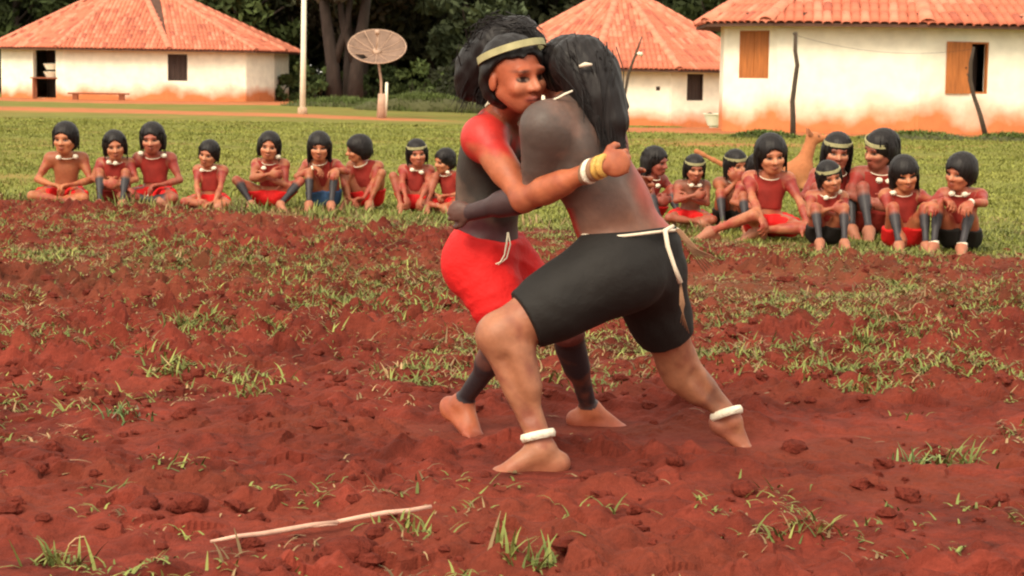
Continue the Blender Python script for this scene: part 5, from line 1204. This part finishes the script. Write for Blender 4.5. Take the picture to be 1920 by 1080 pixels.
# grassy hummocks
def hummock(qx, qy, Y, rx, rz, n, lab, base=V(.10, .13, .035), hb=.14):
    x = (qx - 960) / FPX * Y; g = at(qx, qy, Y); B = BL(); a = RNG.random(n) * 6.28; rr = np.sqrt(RNG.random(n)); X = rr * np.cos(a) * rx; Yv = rr * np.sin(a) * rx * .5; Z = rz * (1 - rr ** 2) - .1
    cc = base * (.6 + .8 * RNG.random((n, 1)))
    v, f, c = blades(np.stack([X, Yv, Z], 1), RNG.random(n) * 6.28, hb + hb * RNG.random(n), .035 + 0 * X, RNG.random(n) * .5, .4 + RNG.random(n) * 1.0, cc, 2); B.add(v, f, c)
    root = empty('grass_mound', g, lab, 'grass mound', 'grassy mounds by the houses'); B.build('grass_cover', m_leaf, root)
    mb = MB(); mb.blob((0, 0, -.1), 1, 20, 10, .03, (rx, rx * .5, rz)); mb.build('mound', mat('mound_earth', (.07, .07, .028), .95, noise=3), root, True)
hummock(790, 207, 72, 2.6, .62, 5200, 'rounded green mound between the dish and the red wrestler'); hummock(640, 200, 76, 2.4, .35, 3600, 'low green mound behind the white pole and dish'); hummock(880, 203, 74, 1.6, .35, 2200, 'small green mound behind the red wrestler shoulder')
hummock(1432, 252, 41.0, .75, .14, 1300, 'dark green mound left of the crooked grey post', V(.10, .135, .032), .06); hummock(1715, 262, 41.2, 1.5, .24, 2600, 'wide grass mound at the foot of the large white house', V(.11, .145, .034), .06); hummock(1890, 262, 41.0, 1.0, .2, 1500, 'grass mound at the far right of the large white house', V(.11, .145, .034), .06)

# ======================= tan dog behind the children =======================
def dog():
    Y = 18.0; F = Field(); P = lambda a, b, y=Y: at(a, b, y)
    hd = P(1524, 262); ch = P(1508, 330); rp = P(1375, 322)
    M = frame(V(1, 0, 0), V(0, 0, 1))
    F.ell(P(1500, 325), (.10, .13, .15), .06, 'body', M); F.ell(P(1440, 322), (.10, .22, .115), .08, 'body', M); F.ell(P(1385, 318), (.09, .13, .12), .06, 'body', M)
    F.cap(P(1506, 308), P(1520, 268), .075, .055, .05, 'body'); F.ell(hd + V(.01, 0, .02), (.055, .075, .055), .03, 'body', M); F.cap(hd + V(.05, 0, .005), P(1556, 256), .036, .022, .02, 'muzzle')
    F.ell(P(1559, 254), (.014, .014, .012), .01, 'nosetip', M)
    for dy in (-.045, .045):
        F.cap(hd + V(-.03, dy, .05), hd + V(-.055, dy * 1.5, .105), .022, .008, .02, 'ear')
        gz = V(1, 1, 0)
        s1_ = P(1508, 350) + V(0, dy * 1.2, 0); F.cap(s1_, V(s1_[0] + .01, s1_[1], .27), .05, .028, .04, 'leg'); F.cap(V(s1_[0] + .01, s1_[1], .27), V(s1_[0] + .005, s1_[1], .05), .027, .020, .02, 'leg'); F.cap(V(s1_[0] + .005, s1_[1], .03), V(s1_[0] + .055, s1_[1], .022), .026, .020, .02, 'leg')
        h0 = P(1380, 345) + V(0, dy * 1.2, 0); kn = V(h0[0] + .07, h0[1], .31); hk = V(h0[0] - .08, h0[1], .18); ft = V(h0[0] - .055, h0[1], .04)
        F.cap(h0, kn, .075, .045, .05, 'leg'); F.cap(kn, hk, .04, .024, .02, 'leg'); F.cap(hk, ft, .024, .020, .02, 'leg'); F.cap(ft, ft + V(.05, 0, -.015), .024, .018, .02, 'leg')
    t0 = P(1362, 312); F.cap(t0, P(1338, 300), .028, .020, .03, 'tail'); F.cap(P(1338, 300), P(1318, 290), .020, .018, .02, 'tail'); F.cap(P(1318, 290), P(1306, 284), .024, .026, .02, 'tail')
    root = empty('dog', V(ch[0], ch[1], 0), 'tan dog standing behind the seated children of the right group', 'dog'); org = V(*root.location)
    def col(Pt, F):
        c = np.tile(V(.42, .15, .06), (len(Pt), 1)); c = mixc(c, V(.46, .27, .12), (vn3(Pt, 6, 77) - .3) * 1.2 + (.30 - Pt[:, 2]) * 2); bi = nearest_tags(F, Pt); tg = np.array([q[-2] for q in F.p])[bi]
        c[tg == 'nosetip'] = V(.03, .02, .02); e = np.linalg.norm((Pt - (hd + V(.05, -.045, .035))), axis=1); c = mixc(c, V(.02, .01, .01), (1.4 - e / .012)); c[tg == 'ear'] = V(.30, .11, .05); return c
    body_object(F, .008, col, 'body', root, org, mat('fur', (1, 1, 1), .8, attr=True, noise=30, bump=(60, .7, .008), var=.15))
dog()
